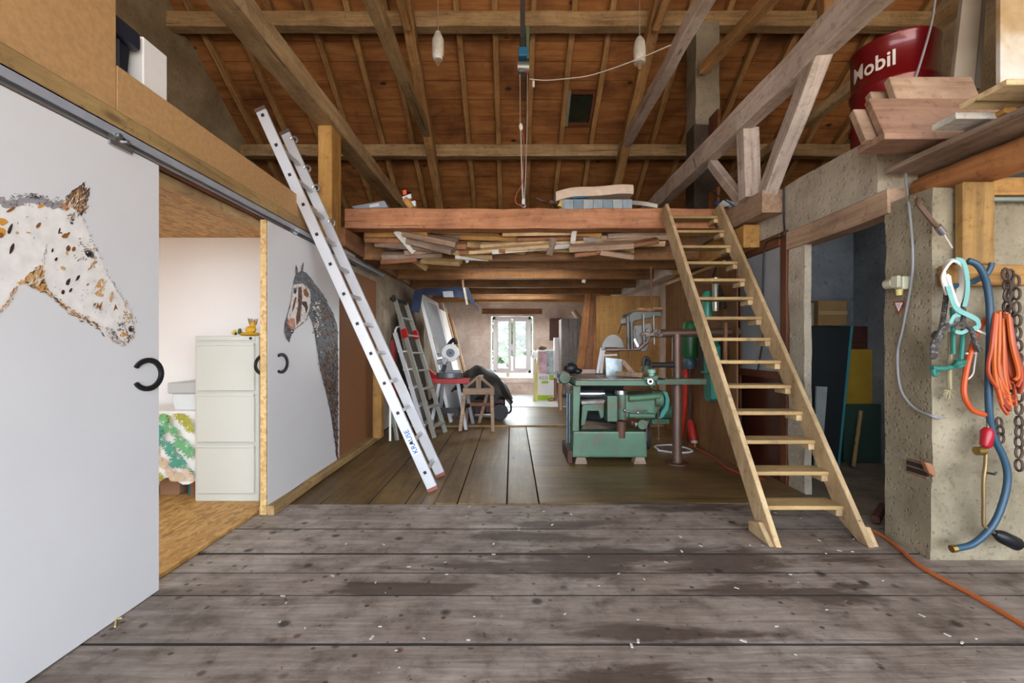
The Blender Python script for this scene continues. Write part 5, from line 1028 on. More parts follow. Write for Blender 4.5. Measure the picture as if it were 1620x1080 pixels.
# ---- glazed partition behind the stairs
gp = thing('door_2', None, None, (XR, 4.5, 0)); gp['kind'] = 'structure'
gx = 2.43
MB().bx(gx, gx+.09, 4.03, 4.13, 0, 2.27).build('post', wood('brown', 'Z', .8, .5), gp, bevel=.006)
MB().bx(gx-.005, gx+.085, 4.13, 5.0, 2.145, 2.265).build('header', wood('brown', 'Y', .8, .5), gp, bevel=.006)
MB().bx(gx, gx+.06, 4.13, 4.85, .93, 1.0).build('middle_rail', wood('brown', 'Y', .8, .5), gp)
MB().bx(gx+.02, gx+.035, 4.13, 4.85, 1.0, 2.145).build('pane', plain('dusty_glass', '9a9c9e', .35, 0, .18, 3), gp, label='dusty grey glass pane')
MB().bx(gx+.01, gx+.05, 4.13, 4.85, .0, .93).build('lower_panel', plain('brown_gloss', '3c1c14', .25, 0, .3, 2.5), gp, label='glossy dark brown lower panel', bevel=.003)
MB().bx(gx, gx+.06, 4.85, 4.95, 0, 2.145).build('post', wood('brown', 'Z', .8, .5), gp)
mb = MB(); mb.tube(smooth_path([PX(1240, 295, 2.42), PX(1240, 345, 2.42), PX(1240, 372, 2.40), PX(1222, 378, 2.40), PX(1209, 395, 2.40), PX(1207, 480, 2.40), PX(1206, 540, 2.40), PX(1198, 590, 2.40)], 5), .008, 8); mb.build('black_cable', M_BLK, label='thin black cable running down in front of the dusty pane', cat='cable')
# ================================================================ red oil drum
dr = thing('oil_drum', 'dark red steel oil drum with white lettering on the loft at upper right', 'drum', (3.16, 3.77, 2.79))
M_DRUM = plain('drum_red', '6e0a12', .28, .15, .06, 3, coat=.4)
R_ = .292; z0, z1 = 2.79, 3.685
prof = [(0, z0+.015), (R_-.02, z0+.015), (R_-.012, z0), (R_+.004, z0), (R_+.004, z0+.02), (R_-.004, z0+.03)]
for zc in (z0+.27, z0+.553): prof += [(R_-.004, zc-.03), (R_+.006, zc-.014), (R_+.009, zc), (R_+.006, zc+.014), (R_-.004, zc+.03)]
prof += [(R_-.004, z1-.03), (R_+.004, z1-.02), (R_+.004, z1), (R_-.012, z1), (R_-.02, z1-.015), (0, z1-.015)]
MB().lathe(prof, 64, Matrix.Translation((3.16, 3.77, 0))).build('barrel', M_DRUM, dr)
vs, fs = text_mesh('Mobil', True); wt = max(x for x, y in vs); hcap = .118; tm = MB()
base = math.atan2(-3.77, -3.16); c_off = -.52
bm = bmesh.new(); bv = [bm.verts.new((x, y, 0)) for x, y in vs]
for f in fs:
    try: bm.faces.new([bv[i] for i in f])
    except ValueError: pass
bmesh.ops.triangulate(bm, faces=bm.faces); bmesh.ops.subdivide_edges(bm, edges=[e for e in bm.edges if e.calc_length() > .15], cuts=2)
bm.verts.ensure_lookup_table()
sc_ = .33/wt; Rt = R_+.0005
def onto(v): a = base+c_off+(v.x*sc_-.165)/Rt; return (3.16+Rt*math.cos(a), 3.77+Rt*math.sin(a), 3.432+v.y*hcap)
tm.add([onto(v.co) for v in bm.verts], [tuple(v.index for v in f.verts) for f in bm.faces])
bm.free(); tm.build('lettering', plain('letter_white', 'e8e4dc', .5), dr, label='white printed lettering')
# ---- boards heaped beside the drum
mb = MB(); rg = random.Random(3); lg = [V((2.70+.08*t/24, 3.0-2.4*t/24, 2.265+rg.uniform(-.003, .003))) for t in range(25)]
mb.tube(lg, [.088+rg.uniform(-.004, .004) for _ in lg], 18); mb.build('round_log', wood('log', 'Y', .8), label='long round reddish log carrying the planks at upper right', cat='log')
timber('scaffold_plank', (2.60, 2.96, 2.375), (2.64, .6, 2.375), .37, .034, 'oldplank', 'wide plank lying along the round log', 'plank', j=.004, seed=9)
def board(name, x0, x1, y0, y1, z0, z1, k, label): MB().bx(x0, x1, y0, y1, z0, z1).build(name, wood(k, 'X'), label=label, cat='board', bevel=.004)
board('stacked_board', 2.13, 3.0, 2.60, 2.81, 2.425, 2.465, 'oldred', 'flat board at the bottom of the heap under the red drum')
board('stacked_board', 2.285, 3.1, 2.34, 2.48, 2.412, 2.447, 'whiteplank', 'pale grey flat board, lower of the two light ones right of the drum')
board('stacked_board', 2.285, 3.1, 2.10, 2.33, 2.45, 2.478, 'paleply', 'light new board on top of the heap at the right edge')
def tilt(x0, x1, db, zb, dt, zt, th, k, label):
    p = [V((x0, db, zb)), V((x1, db, zb)), V((x1, dt, zt)), V((x0, dt, zt))]; n_ = (p[1]-p[0]).cross(p[3]-p[0]).normalized(); n_ = n_ if n_.y > 0 else -n_
    MB().prism(p, n_*th).build('thick_plank', wood(k, 'X', .7), label=label, cat='plank', bevel=.004)
tilt(2.165, 2.95, 2.64, 2.468, 2.76, 2.745, .045, 'oldred', 'front thick plank tilted against the heap, its cut end facing left')
tilt(2.10, 2.85, 2.70, 2.468, 2.80, 2.70, .045, 'pinkplank', 'rear thick plank half hidden behind the tilted front one')
tilt(2.42, 2.95, 2.86, 2.79, 2.92, 2.97, .05, 'pinkplank', 'thick block end standing behind the tilted plank, right of the drum cable')
tilt(2.36, 2.62, 2.96, 2.79, 3.0, 2.92, .05, 'pinkplank', 'small block behind the others in front of the drum')
timber('spacer_block', (2.52, 2.3, 2.435), (2.52, 2.55, 2.405), .07, .03, 'yellowpine', 'small yellow spacer under the pale grey board', 'block', j=.001)
# boards and panel standing at the top right corner
MB().prism([P(1507, 140, 3.2), P(1523, 0, 3.2), P(1526, -120, 3.2), P(1562, -120, 3.2), P(1553, 0, 3.2), P(1541, 140, 3.2)], (0, .03, 0)).build('upright_board', plain('board_grey', '8e8474', .8, 0, .1), label='grey upright board left of the whitewashed panel at top right', cat='board')
MB().prism([P(1542, 140, 3.22), P(1557, 0, 3.22), P(1562, -120, 3.22), P(1566, -120, 3.22), P(1560, 0, 3.22), P(1552, 140, 3.22)], (0, .03, 0)).build('upright_board', plain('board_grey2', '7c7468', .8, 0, .1), label='narrow dark grey upright board beside the whitewashed panel', cat='board')
def stained():
    m, nt, b = _new('stained_panel'); vec, raw = coords(nt, rnd=False); n1 = noise(nt, raw, 2.2, 4, .5); n2 = noise(nt, vec, 9, 5)
    col = ramp(nt, n1, [(.38, 'ddd8d0'), (.5, 'cfc4ae'), (.6, 'a8843e')]); nt.links.new(mix(nt, .25, col, ramp(nt, n2, [(.3, 'b8b0a0'), (.7, 'eeeae4')])), b.inputs['Base Color']); b.inputs['Roughness'].default_value = .8; return m
mb = MB()
for i in range(3): x = 3.22+i*.335; mb.bx(x, x+.33, 3.0, 3.03, 2.79, 4.3)
mb.build('whitewashed_panel', stained(), label='whitewashed plank panel with brown stains at the top right corner', cat='panel', bevel=.002)
MB().bx(2.93, 3.4, 2.9, 2.98, 2.79, 2.85).build('brown_batten', wood('brown', 'X'), label='dark brown batten at the foot of the whitewashed panel', cat='batten')
mb = MB(); mb.tube(smooth_path([P(1484, -40, 3.1), P(1475, 30, 3.1), P(1459, 90, 3.05), P(1444, 140, 3.02), P(1438, 190, 3.02), P(1434, 240, 3.0), P(1433, 262, 2.97), P(1434, 295, 2.9), PX(1439, 335, 2.415), PX(1444, 400, 2.42), PX(1441, 450, 2.42), PX(1428, 520, 2.42), PX(1420, 560, 2.42), PX(1424, 612, 2.42), PX(1444, 643, 2.42), P(1475, 658, 2.615), P(1490, 661, 2.63)], 6), .007, 8)
mb.build('grey_cable', plain('cable_grey', '86888a', .5), label='long grey cable running from the roof down the concrete pillar', cat='cable')
# ---- front face of the concrete wall
YF = 2.62; w2 = lambda x, y, o=0: P(x, y, YF-o)
timber('wall_post', w2(1534, 288, .03), w2(1534, 418, .03), .18, .05, 'yellowpine', 'wide yellow upright timber on the concrete wall above the peg rail', 'post', up=(0, 1, 0), j=.002) if False else None
MB().bx(2.545, 2.725, 2.565, 2.62, 1.705, 2.17).build('wall_post', wood('olivepine', 'Z', .9), label='wide yellow upright timber on the concrete wall above the peg rail', cat='post', bevel=.006)
MB().bx(2.45, 2.91, 2.56, 2.62, 1.583, 1.70).build('peg_rail', wood('orange', 'X', 1.2), label='orange-brown wooden rail the ropes hang from', cat='rail', bevel=.005)
MB().bx(2.73, 3.6, 2.58, 2.63, 2.1, 2.2).build('wall_batten', wood('orange', 'X', 1.1), label='horizontal orange batten at the top of the concrete wall', cat='batten', bevel=.004)
mb = MB(); mb.cyl((2.73, 2.6, 2.08), (3.6, 2.6, 2.08), .014, 10); mb.build('wall_pipe', plain('pipe_grey', '8e9a94', .4, .5), label='thin grey pipe below the horizontal batten', cat='pipe')
mb = MB(); mb.tube(smooth_path([P(1452, 315, 2.6), P(1455, 325, 2.56), P(1475, 350, 2.55), P(1483, 358, 2.56)]), .014, 8); mb.tube([P(1483, 358, 2.56), P(1492, 369, 2.57)], .019, 10, 1); mb.tube([P(1492, 369, 2.57), P(1506, 392, 2.6)], .006, 6, 2)
mb.build('gas_hose', [plain('hose_brown', '5e4636', .6), STEEL2, plain('wire_pale', 'b8b0a0', .5)], label='short brown hose with a metal ferrule at the end of the log', cat='hose')
so = thing('power_socket', 'cream industrial switch socket on the concrete pillar', 'socket', PX(1415, 450, XR)); M_CREAM = plain('cream_plastic', 'b4b29a', .4)
sx = lambda x, y: PX(x, y, XR-.0)
a = sx(1424, 430); b = sx(1436, 451)
MB().bx(XR-.05, XR+.0, 2.78, 2.85, 1.59, 1.67).build('back_box', M_CREAM, so, bevel=.006); MB().bx(XR-.075, XR-.051, 2.79, 2.845, 1.6, 1.675).build('front_plate', M_CREAM, so, bevel=.005)
mb = MB(); mb.tube([(XR-.05, 2.846, 1.635), (XR-.055, 2.9, 1.632)], [.034, .03], 18); mb.build('socket_lid', M_CREAM, so); mb = MB(); mb.tube([(XR-.045, 2.815, 1.59), (XR-.045, 2.815, 1.555)], [.02, .016], 12); mb.build('cable_gland', plain('gland_yellow', 'd2c07a', .5), so, label='yellowish cable gland')
wt_ = thing('warning_sign', 'small white warning triangle with red border below the cream socket', 'sign', PX(1423, 497, XR-.002))
def tri(o, k): 
    pts = [(1413.5, 477), (1430, 476.5), (1421.5, 496.5)]; cx = sum(p_[0] for p_ in pts)/3; cy = sum(p_[1] for p_ in pts)/3
    return [PX(cx+(x-cx)*k, cy+(y-cy)*k, XR-o) for x, y in pts]
MB().prism(tri(.022, 1), (.004, 0, 0)).build('border', plain('sign_red', '9c2420', .5), wt_, label='red border'); MB().prism(tri(.0235, .7), (.001, 0, 0)).build('face', plain('sign_white', 'e6e4e0', .5), wt_, label='white triangle')
mb = MB()
for i, w_i in enumerate((7, 6, 3)): c = PX(1421.5, 481+i*2.6, XR-.0245); mb.bx(XR-.0246, XR-.024, c.y-.0022*w_i, c.y+.0022*w_i, c.z-.0022, c.z+.0022)
mb.build('print', plain('print_dark', '74787c', .6), wt_)
# a broken place in the pillar showing hollow brick
bk = thing('hollow_brick', 'terracotta hollow brick showing through the broken concrete pillar', 'brick', PX(1448, 752, XR))
M_TERRA = plain('terracotta', '74503c', .8, 0, .2, 20)
mb = MB(); mb.bx(XR-.016, XR+.01, 2.66, 2.80, .465, .478); mb.bx(XR-.016, XR+.01, 2.66, 2.80, .505, .515); mb.bx(XR-.016, XR+.01, 2.66, 2.80, .54, .552); mb.build('ribs', M_TERRA, bk, bevel=.003)
MB().prism([P(1463, 731, 2.63), P(1474, 733, 2.62), P(1482, 748, 2.62), P(1480, 755, 2.62), P(1470, 748, 2.63)], (0, .03, 0)).build('shard', plain('terracotta_bright', '8e5e40', .8), bk, bevel=.003); MB().bx(XR-.013, XR+.0, 2.66, 2.80, .477, .541).build('hollow', DARK, bk)
for i, (x, y) in enumerate(((1443, 838), (1452, 840), (1437, 668), (1453, 866))): pass
# ---- ropes, cords, hoses and chains on the wall
rw = plain('rope_white', 'c8c4ba', .8); rc = plain('strap_aqua', '6a9e98', .7, 0, .1); rt = plain('rope_teal', '22685a', .7, 0, .15); rd = worn('rope_dark', '3a3634', '7a7670', .5, .9, 0, 60)
Y1 = 2.53
r2 = lambda x, y, o=0: P(x, y, Y1-o)
mb = MB()
for i in range(5):
    d = i*2.2
    mb.tube(smooth_path([r2(1506-d, 462+i, .004*i), r2(1494-d*.6+2, 440, .01*i), r2(1494+d*.4, 420+d*.3, .012*i), r2(1506+d*.3, 411+d*.2, .012*i), r2(1516+d*.7, 418+d*.4, .012*i), r2(1519+d*.8, 440, .01*i), r2(1514+d, 466, .006*i), r2(1512, 486+i*2, .004*i)], 6), .0075, 7)
mb.tube(smooth_path([r2(1500, 436), r2(1504, 458), r2(1512, 478)]), .012, 7); mb.tube(smooth_path([r2(1497, 434, .02), r2(1506, 462, .02), r2(1514, 484, .02)]), .012, 7)
mb.tube(smooth_path([r2(1540, 520, .02), r2(1556, 527, .02), r2(1568, 532, .02), r2(1576, 538, .02)]), .007, 6); mb.tube(smooth_path([r2(1566, 531, .02), r2(1570, 540, .02)]), .006, 6); mb.tube(smooth_path([r2(1544, 534, .0), r2(1545, 556), r2(1528, 559)]), .006, 6); mb.tube(smooth_path([r2(1545, 556), r2(1542, 575), r2(1539, 592), r2(1528, 602)]), .004, 6)
mb.build('rope_coil', rw, label='coil of white rope hanging on the left end of the peg rail', cat='rope')
def ribbon(mb, pts, w, k=6):
    c = smooth_path(pts, k); vs = []
    for i, p_ in enumerate(c):
        t = (c[min(i+1, len(c)-1)]-c[max(i-1, 0)]).normalized(); s_ = t.cross(V((0, 1, 0))).normalized()
        vs += [p_-s_*w/2, p_+s_*w/2, p_+s_*w/2+V((0, .003, 0)), p_-s_*w/2+V((0, .003, 0))]
    n = len(c); fs = [(i*4+j, i*4+(j+1) % 4, (i+1)*4+(j+1) % 4, (i+1)*4+j) for i in range(n-1) for j in range(4)]
    mb.add(vs, fs, 0, False)
mb = MB(); ribbon(mb, [r2(1512, 410, .05), r2(1524, 414, .06), r2(1530, 435, .06), r2(1531, 460, .05), r2(1526, 485, .04)], .024); ribbon(mb, [r2(1500, 452, .045), r2(1508, 478, .05), r2(1516, 490, .06), r2(1534, 499, .06), r2(1546, 506, .06), r2(1548, 516, .05), r2(1538, 521, .05)], .026); ribbon(mb, [r2(1504, 512, .05), r2(1510, 500, .05), r2(1520, 498, .05)], .02); ribbon(mb, [r2(1520, 488, .03), r2(1521, 508, .03)], .024); ribbon(mb, [r2(1512, 524, .04), r2(1522, 526, .045), r2(1534, 520, .05)], .02)
mb.build('webbing_strap', rc, label='aqua webbing strap wound through the white rope coil', cat='strap')
mb = MB(); mb.tube(smooth_path([r2(1506, 486), r2(1508, 530), r2(1508, 560)]), .011, 7); mb.tube(smooth_path([r2(1524, 520), r2(1522, 550), r2(1520, 568)]), .011, 7); mb.tube(smooth_path([r2(1526, 573), r2(1518, 574, .03), r2(1506, 580), r2(1490, 583), r2(1474, 582)]), [.02]*7+[.03]*6+[.012]*12 if False else .014, 8); mb.blob(r2(1518, 575), (.03, .02, .025), 3, .25); mb.tube(smooth_path([r2(1476, 584), r2(1478, 592), r2(1484, 590)]), .013, 7)
mb.build('teal_rope', rt, label='teal rope with a frayed knotted end below the strap', cat='rope')
mb = MB(); mb.tube(smooth_path([r2(1498, 460, -.04), r2(1494, 490, -.03), r2(1490, 515), r2(1483, 535), r2(1479, 562), r2(1475, 563), r2(1476, 545), r2(1483, 530, .02), r2(1495, 517, .03), r2(1510, 512, .045), r2(1528, 514, .055), r2(1538, 525, .05), r2(1544, 545, .04), r2(1550, 555, .03)], 5), .0125, 8); mb.tube(smooth_path([r2(1525, 425, -.02), r2(1525, 470, .01), r2(1524, 512, .05)]), .011, 8); mb.blob(r2(1484, 531, .0), .028, 3, .2)
mb.build('dark_rope', rd, label='dark speckled rope knotted across the strap, its loop hanging left', cat='rope')
mb = MB(); mb.tube(smooth_path([r2(1504, 525, -.04), r2(1504, 560, -.04), r2(1502, 590, -.04), r2(1503, 615, -.04)]), .012, 7)
for i in range(16): a_ = random.uniform(0, 6.28); mb.tube([r2(1502, 617, -.04), r2(1502+11*math.cos(a_), 622+8*math.sin(a_), -.04)], .004, 4)
mb.build('old_string', plain('cord_straw', '8c8262', .9, 0, .2), label='old straw coloured cord with a frayed end low on the concrete wall', cat='cord')
mb = MB(); mb.tube(smooth_path([r2(1498, 453, -.01), r2(1525, 450, -.0), r2(1556, 438, .0), r2(1566, 426, .01), r2(1569, 416, .01)], 5), .014, 8); mb.tube(smooth_path([r2(1531, 412, .05), r2(1545, 418, .06), r2(1555, 432, .06), r2(1562, 455, .05), r2(1566, 490, .04), r2(1566, 540, .03), r2(1564, 600, .02), r2(1565, 650, .01), r2(1572, 690, .0), r2(1588, 725, .0), r2(1594, 755, .0), r2(1588, 790, .0), r2(1574, 825), r2(1555, 848), r2(1535, 862), r2(1512, 867)], 6), .017, 9)
bh = thing('gas_hose', 'blue gas hose looping from the peg rail to the foot of the wall', 'hose', r2(1550, 867))
mb.build('hose', plain('hose_blue', '244458', .45, 0, .1), bh)
mb = MB(); mb.tube([r2(1512, 867), r2(1505, 868)], .021, 8); mb.build('nut', plain('brass', '8a7440', .35, .8), bh, label='brass nut on the lower end')
mb = MB(); mb.tube(smooth_path([r2(1584, 494, -.02), r2(1565, 502, -.02), r2(1548, 520, -.01), r2(1538, 550, .0), r2(1530, 580, .01), r2(1525, 610, .01), r2(1527, 630, .01), r2(1538, 648), r2(1556, 655), r2(1566, 654)], 6), .0135, 8); mb.build('orange_hose', plain('hose_orange', 'b44818', .5), label='orange gas hose curving down left of the blue hose to the torch', cat='hose')
oc = MB(); rg = random.Random(6)
for i in range(17):
    t = i/16; x0 = 1574+t*24; x1 = 1572+t*48; xb = 1584+t*28+rg.uniform(-5, 5); o = rg.uniform(.0, .07); yb = 612+rg.uniform(-14, 42)
    oc.tube(smooth_path([r2(x0, 500+rg.uniform(-8, 4), o), r2((x0+x1)/2-4, 545, o+.02), r2(x1+rg.uniform(-4, 3)-4, 590, o+.01), r2(xb, yb, o)], 5), .0095, 6, i % 3)
for i in range(5): oc.tube(smooth_path([r2(1572+i*2, 570, .05), r2(1574+i*3, 600, .06), r2(1584+i*3, 640-i*4, .05), r2(1594+i*3, 655-i*7, .05)], 5), .0095, 6, i % 3)
oc.build('extension_lead', [plain('cord_orange_bright', '9c3a12', .5, 0, .12), plain('cord_orange_deep', '7c260a', .5, 0, .12), plain('cord_orange_pale', 'b4561c', .5, 0, .12)], label='thick bundle of bright orange extension cord hanging at the right edge', cat='cord')  # orange tones alternate by strand to imitate highlights on the cord
def chain(pts, r, t, name, label, m):
    mb = MB(); c = smooth_path(pts, 12); d = 0; links = []; last = c[0]; acc = 0; step = r*2.7; k = 0
    for i in range(1, len(c)):
        acc += (c[i]-c[i-1]).length
        if acc >= step: links.append((c[i], (c[i]-c[i-1]).normalized())); acc = 0
    for k, (p_, tt) in enumerate(links):
        s_ = V((0, 1, 0)) if k % 2 else tt.cross(V((0, 1, 0))).normalized()
        ring = [p_+tt*(r*1.7*math.cos(a_))+s_*(r*math.sin(a_)) for a_ in [i*2*math.pi/10 for i in range(11)]]
        mb.tube(ring, t, 6, 0, False)
    mb.build(name, m, label=label, cat='chain')
M_CH = worn('chain_rust', '4e4038', '2c2420', .4, .6, .4)
chain([r2(1607, 425, .01), r2(1609, 500, .02), r2(1612, 580, .01), r2(1612, 660, .0), r2(1612, 745, .0)], .019, .0065, 'hanging_chain', 'longest rusty chain hanging at the right edge of the wall', M_CH)
chain([r2(1589, 418, .02), r2(1594, 455, .03), r2(1592, 500, .0)], .019, .007, 'hanging_chain', 'short rusty chain over the peg rail above the orange cord', M_CH)
chain([r2(1578, 655, -.01), r2(1582, 675, -.01), r2(1584, 695, -.01)], .016, .006, 'hanging_chain', 'chain end hanging just right of the blue hose below the orange cord', M_CH)
chain([r2(1600, 420, .0), r2(1597, 470, -.01), r2(1604, 560, -.03), r2(1603, 640, -.02)], .018, .0065, 'hanging_chain', 'rusty chain hidden behind the orange cord bundle', M_CH)
gt = thing('gas_torch', 'gas torch with a red handle and black nozzle hanging on the wall', 'torch', r2(1556, 850))
mb = MB(); mb.tube([r2(1563, 676), r2(1562, 682), r2(1560, 704), r2(1562, 708)], [.016, .03, .028, .014], 12); mb.build('handle', plain('torch_red', '981022', .35), gt, label='red handle'); mb = MB(); mb.tube(smooth_path([r2(1563, 660), r2(1563, 680)]), .008, 8); mb.tube(smooth_path([r2(1560, 706), r2(1559, 735), r2(1556, 760), r2(1556, 800), r2(1556, 828), r2(1560, 834), r2(1574, 843)], 6), .009, 8); mb.build('tube', plain('torch_brass', '8a7450', .35, .7), gt); mb = MB(); mb.lathe([(0, -.02), (.024, -.02), (.024, .02), (0, .02)], 14, Matrix.Translation(r2(1550, 713)) @ Matrix.Rotation(math.pi/2, 4, 'Y')); mb.build('valve_knob', plain('brass', '8a7440', .35, .8), gt)
mb = MB(); a_ = r2(1573, 843); b_ = r2(1612, 862); mb.tube([a_, a_.lerp(b_, .15), a_.lerp(b_, .3), b_.lerp(a_, .1), b_], [.016, .028, .036, .037, .026], 16); mb.build('nozzle', plain('nozzle_black', '16181c', .45, .3), gt, label='black nozzle')
mb = MB(); mb.tube([r2(1562, 748, -.09), r2(1574, 750), r2(1576, 746)], .006, 6); mb.build('wall_hook', M_IRON, label='small iron hook in the wall beside the torch tube', cat='hook')
# orange lead across the floor
mb = MB(); mb.tube(smooth_path([PZ(x, y, .012) for x, y in ((1280, 790), (1330, 810), (1352, 824), (1378, 838), (1402, 851), (1428, 872), (1452, 893), (1490, 915), (1530, 936), (1575, 962), (1640, 1000), (1720, 1040))], 6), .0115, 8); mb.build('extension_lead', plain('cord_floor', 'b06030', .5, 0, .08), label='orange extension cord lying on the floor from the stairs to the right edge', cat='cord')
mb = MB(); rg = random.Random(4)
for i in range(70):
    x, y = rg.uniform(-1.2, 2.3), rg.uniform(1.75, 3.5); a_ = rg.uniform(0, 6.28); l = rg.uniform(.004, .014)
    mb.box((x, y, .0055), (l*2, l*.8, .002), (0, 0, a_))
mb.build('wood_chips', plain('chip_pale', 'd0ccc4', .8), label='pale wood chips and dust scattered over the floorboards', cat='wood chips', kind='stuff', group=None)
mb = MB(); c = [PZ(x, y, .008) for x, y in ((172, 983), (180, 980), (193, 977))]; mb.tube(c, .004, 5); mb.tube([PZ(184, 979, .008), PZ(182, 991, .008)], .004, 5); mb.build('straw_piece', plain('straw', 'c8b070', .8), label='piece of straw on the floor at the foot of the big door', cat='straw')
# ---- inside the dark doorway
s3_ = lambda x, y, D: P(x, y, D)
MB().prism([V(((1279-810)/720*4.7, 4.62, .005)), V(((1316-810)/720*4.7, 4.62, .005)), P(1346, 516, 4.9), P(1277, 516, 4.9)], (0, .03, 0)).build('dark_board', plain('board_navy', '20282c', .5), label='tall dark board leaning in the doorway with a teal edge', cat='board')
MB().prism([V(((1316-810)/720*4.7, 4.615, .005)), V(((1319-810)/720*4.7, 4.615, .005)), P(1350, 516, 4.895), P(1346.2, 516, 4.895)], (0, .035, 0)).build('teal_lath', plain('lath_teal', '3a8a90', .5), label='teal lath along the edge of the dark board', cat='lath')
MB().bx(3.52, 3.88, 4.9, 4.93, .55, 1.2).build('yellow_board', plain('panel_yellow', 'a8882c', .6, 0, .15), label='mustard yellow panel high in the dark doorway', cat='panel')
MB().bx(3.5, 3.89, 4.8, 4.83, .01, .62).build('green_board', plain('panel_darkgreen', '2c4238', .6), label='dark green panel below the yellow one in the doorway', cat='panel')
mb = MB(); mb.cyl(V(((1350-810)/720*4.6, 4.6, .02)), P(1362, 650, 4.75), .02, 10); mb.build('wood_pole', wood('tread', 'Z'), label='thin wooden pole leaning before the dark green panel', cat='pole')
MB().prism([V(((1283-810)/720*4.35, 4.3, .005)), V(((1293-810)/720*4.35, 4.3, .005)), P(1309, 612, 4.45), P(1292, 611, 4.45)], (0, .02, 0)).build('pale_slat', plain('slat_greywhite', '8e9490', .6), label='pale grey slat leaning inside the doorway behind the stairs', cat='slat')
bxs = thing('cardboard_box', 'brown cardboard box on top of the dark board in the doorway', 'box', P(1312, 516, 4.95)); zb = P(0, 516, 4.95).z
MB().bx(3.27, 3.58, 4.86, 5.12, zb+.003, zb+.27).build('carton', plain('carton_brown', '8a6c44', .75, 0, .1), bxs, bevel=.004); mb = MB(); mb.bx(3.27, 3.58, 4.855, 4.86, zb+.12, zb+.16); mb.build('tape', plain('tape_pale', 'a08a5c', .4), bxs)
MB().bx(3.1, 3.24, 4.88, 5.1, zb+.003, zb+.25).build('grey_box', plain('carton_grey', '8a847a', .7), label='grey box left of the cardboard box in the doorway', cat='box', bevel=.004)
MB().bx(3.05, 3.85, 4.93, 5.15, .0, zb).build('store_shelf', wood('darkbrown', 'X'), label='dark low cupboard behind the boards in the doorway', cat='cupboard')
timber('dark_bar', PZ(1385, 822, .03), PX(1397, 800, 2.8), .05, .05, 'darkbrown', 'dark timber end on the floor just inside the doorway', 'timber', j=.002)
# ================================================================ things on and under the loft
LZ = 2.745
lb = thing('upholstered_chest', 'pale blue plank chest with a padded cushion on the loft edge', 'chest', (.9, 5.6, 2.632)); D = 5.35
MB().bx((885-810)/720*D, (1000-810)/720*D, D, D+.5, 2.635, 2.96).build('chest_body', [wood('greyplank', 'Z')], lb, bevel=.004)
for i in range(7): x = (892-810)/720*D+i*.115; MB().bx(x, x+.109, D-.012, D, 2.64, 2.95).build('front_plank', plain('plank_blue_%d' % (i % 3), ('8a9aa2', '75888f', '9aa4a6')[i % 3], .7, 0, .2, 8), lb, bevel=.003)
mb = MB(); n = 16; pts = []
for i in range(n+1):
    t = i/n; x = (879-810)/720*D+t*(1001-879)/720*D; z = 2.99+.075*math.sin(min(1, t*1.6)*math.pi/2)+.012*math.sin(t*9); pts.append((x, z))
for (y0, y1) in ((D-.03, D+.5),):
    sec = []
    for x, z in pts: sec += [(x, y0, z-.03-.03), (x, y0-.015, z-.0), (x, y0+.01, z+.05), (x, y1, z+.05), (x, y1, z-.06)]
    mb.add(sec, [(i*5+j, i*5+(j+1) % 5, (i+1)*5+(j+1) % 5, (i+1)*5+j) for i in range(n) for j in range(5)]+[(4, 3, 2, 1, 0), tuple(n*5+j for j in range(5))], 0, True)
mb.build('cushion', plain('cushion_beige', 'c8b4a0', .9, 0, .12, 14, .3), lb, label='padded beige cushion')
mb = MB(); mb.prism([P(904, 311, D-.03), P(928, 308, D-.03), P(930, 312, D-.03), P(906, 314, D-.03)], (0, .02, 0)); mb.build('blue_rag', plain('rag_blue', '2a5a7c', .9), label='small dark blue rag caught under the cushion', cat='rag')
mb = MB(); mb.tube(smooth_path([P(848, 314, 5.2), P(858, 318, 5.2), P(866, 320, 5.25), P(880, 322, 5.3)]), .02, 7); mb.blob(P(872, 321, 5.25), (.05, .04, .03), 2, .25); mb.blob(P(852, 315, 5.2), .02, 3, .2); mb.build('brown_tool', plain('tool_brown', '4a2c18', .6), label='brown tool lying on the loft beam left of the chest', cat='tool')
MB().prism([P(882, 325, 5.15), P(887, 318, 5.15), P(889, 327, 5.15)], (0, .05, 0)).build('yellow_wedge', plain('wedge_yellow', 'c8a030', .6), label='small yellow wedge on the loft beam beside the chest', cat='wedge')
mb = MB(); mb.prism([P(556, 326, 5.2), P(608, 317, 5.2), P(614, 328, 5.2), P(560, 330, 5.2)], (0, .35, 0)); cs = thing('grey_case', 'flat grey plastic case on the loft beam behind the left tie beam', 'case', P(585, 330, 5.3)); mb.build('body', plain('case_grey', '8c929c', .4, .2), cs, bevel=.004)
MB().prism([P(584, 324, 5.198), P(599, 321, 5.198), P(600, 326, 5.198), P(585, 328, 5.198)], (0, .003, 0)).build('plate', plain('plate_white', 'c8ccd0', .4), cs)
lv = thing('spirit_level', 'grey and orange levelling tool standing on the loft beam at the tie beam', 'tool', P(648, 328, 5.12)); MB().prism([P(636, 311, 5.1), P(650, 306, 5.1), P(651, 313, 5.1), P(638, 317, 5.1)], (0, .05, 0)).build('upper_bar', M_ALU, lv, bevel=.003); MB().prism([P(650, 318, 5.1), P(657, 317, 5.1), P(658, 326, 5.1), P(651, 327, 5.1)], (0, .05, 0)).build('lower_bar', M_ALU, lv, bevel=.003)
mb = MB(); mb.prism([P(637, 301, 5.15), P(642, 300, 5.15), P(643, 307, 5.15), P(638, 308, 5.15)], (0, .03, 0)); mb.prism([P(645, 312, 5.14), P(649, 312, 5.14), P(651, 322, 5.14), P(648, 322, 5.14)], (0, .03, 0)); mb.build('orange_grip', plain('grip_orange', 'e0581c', .5), lv, label='orange grip')
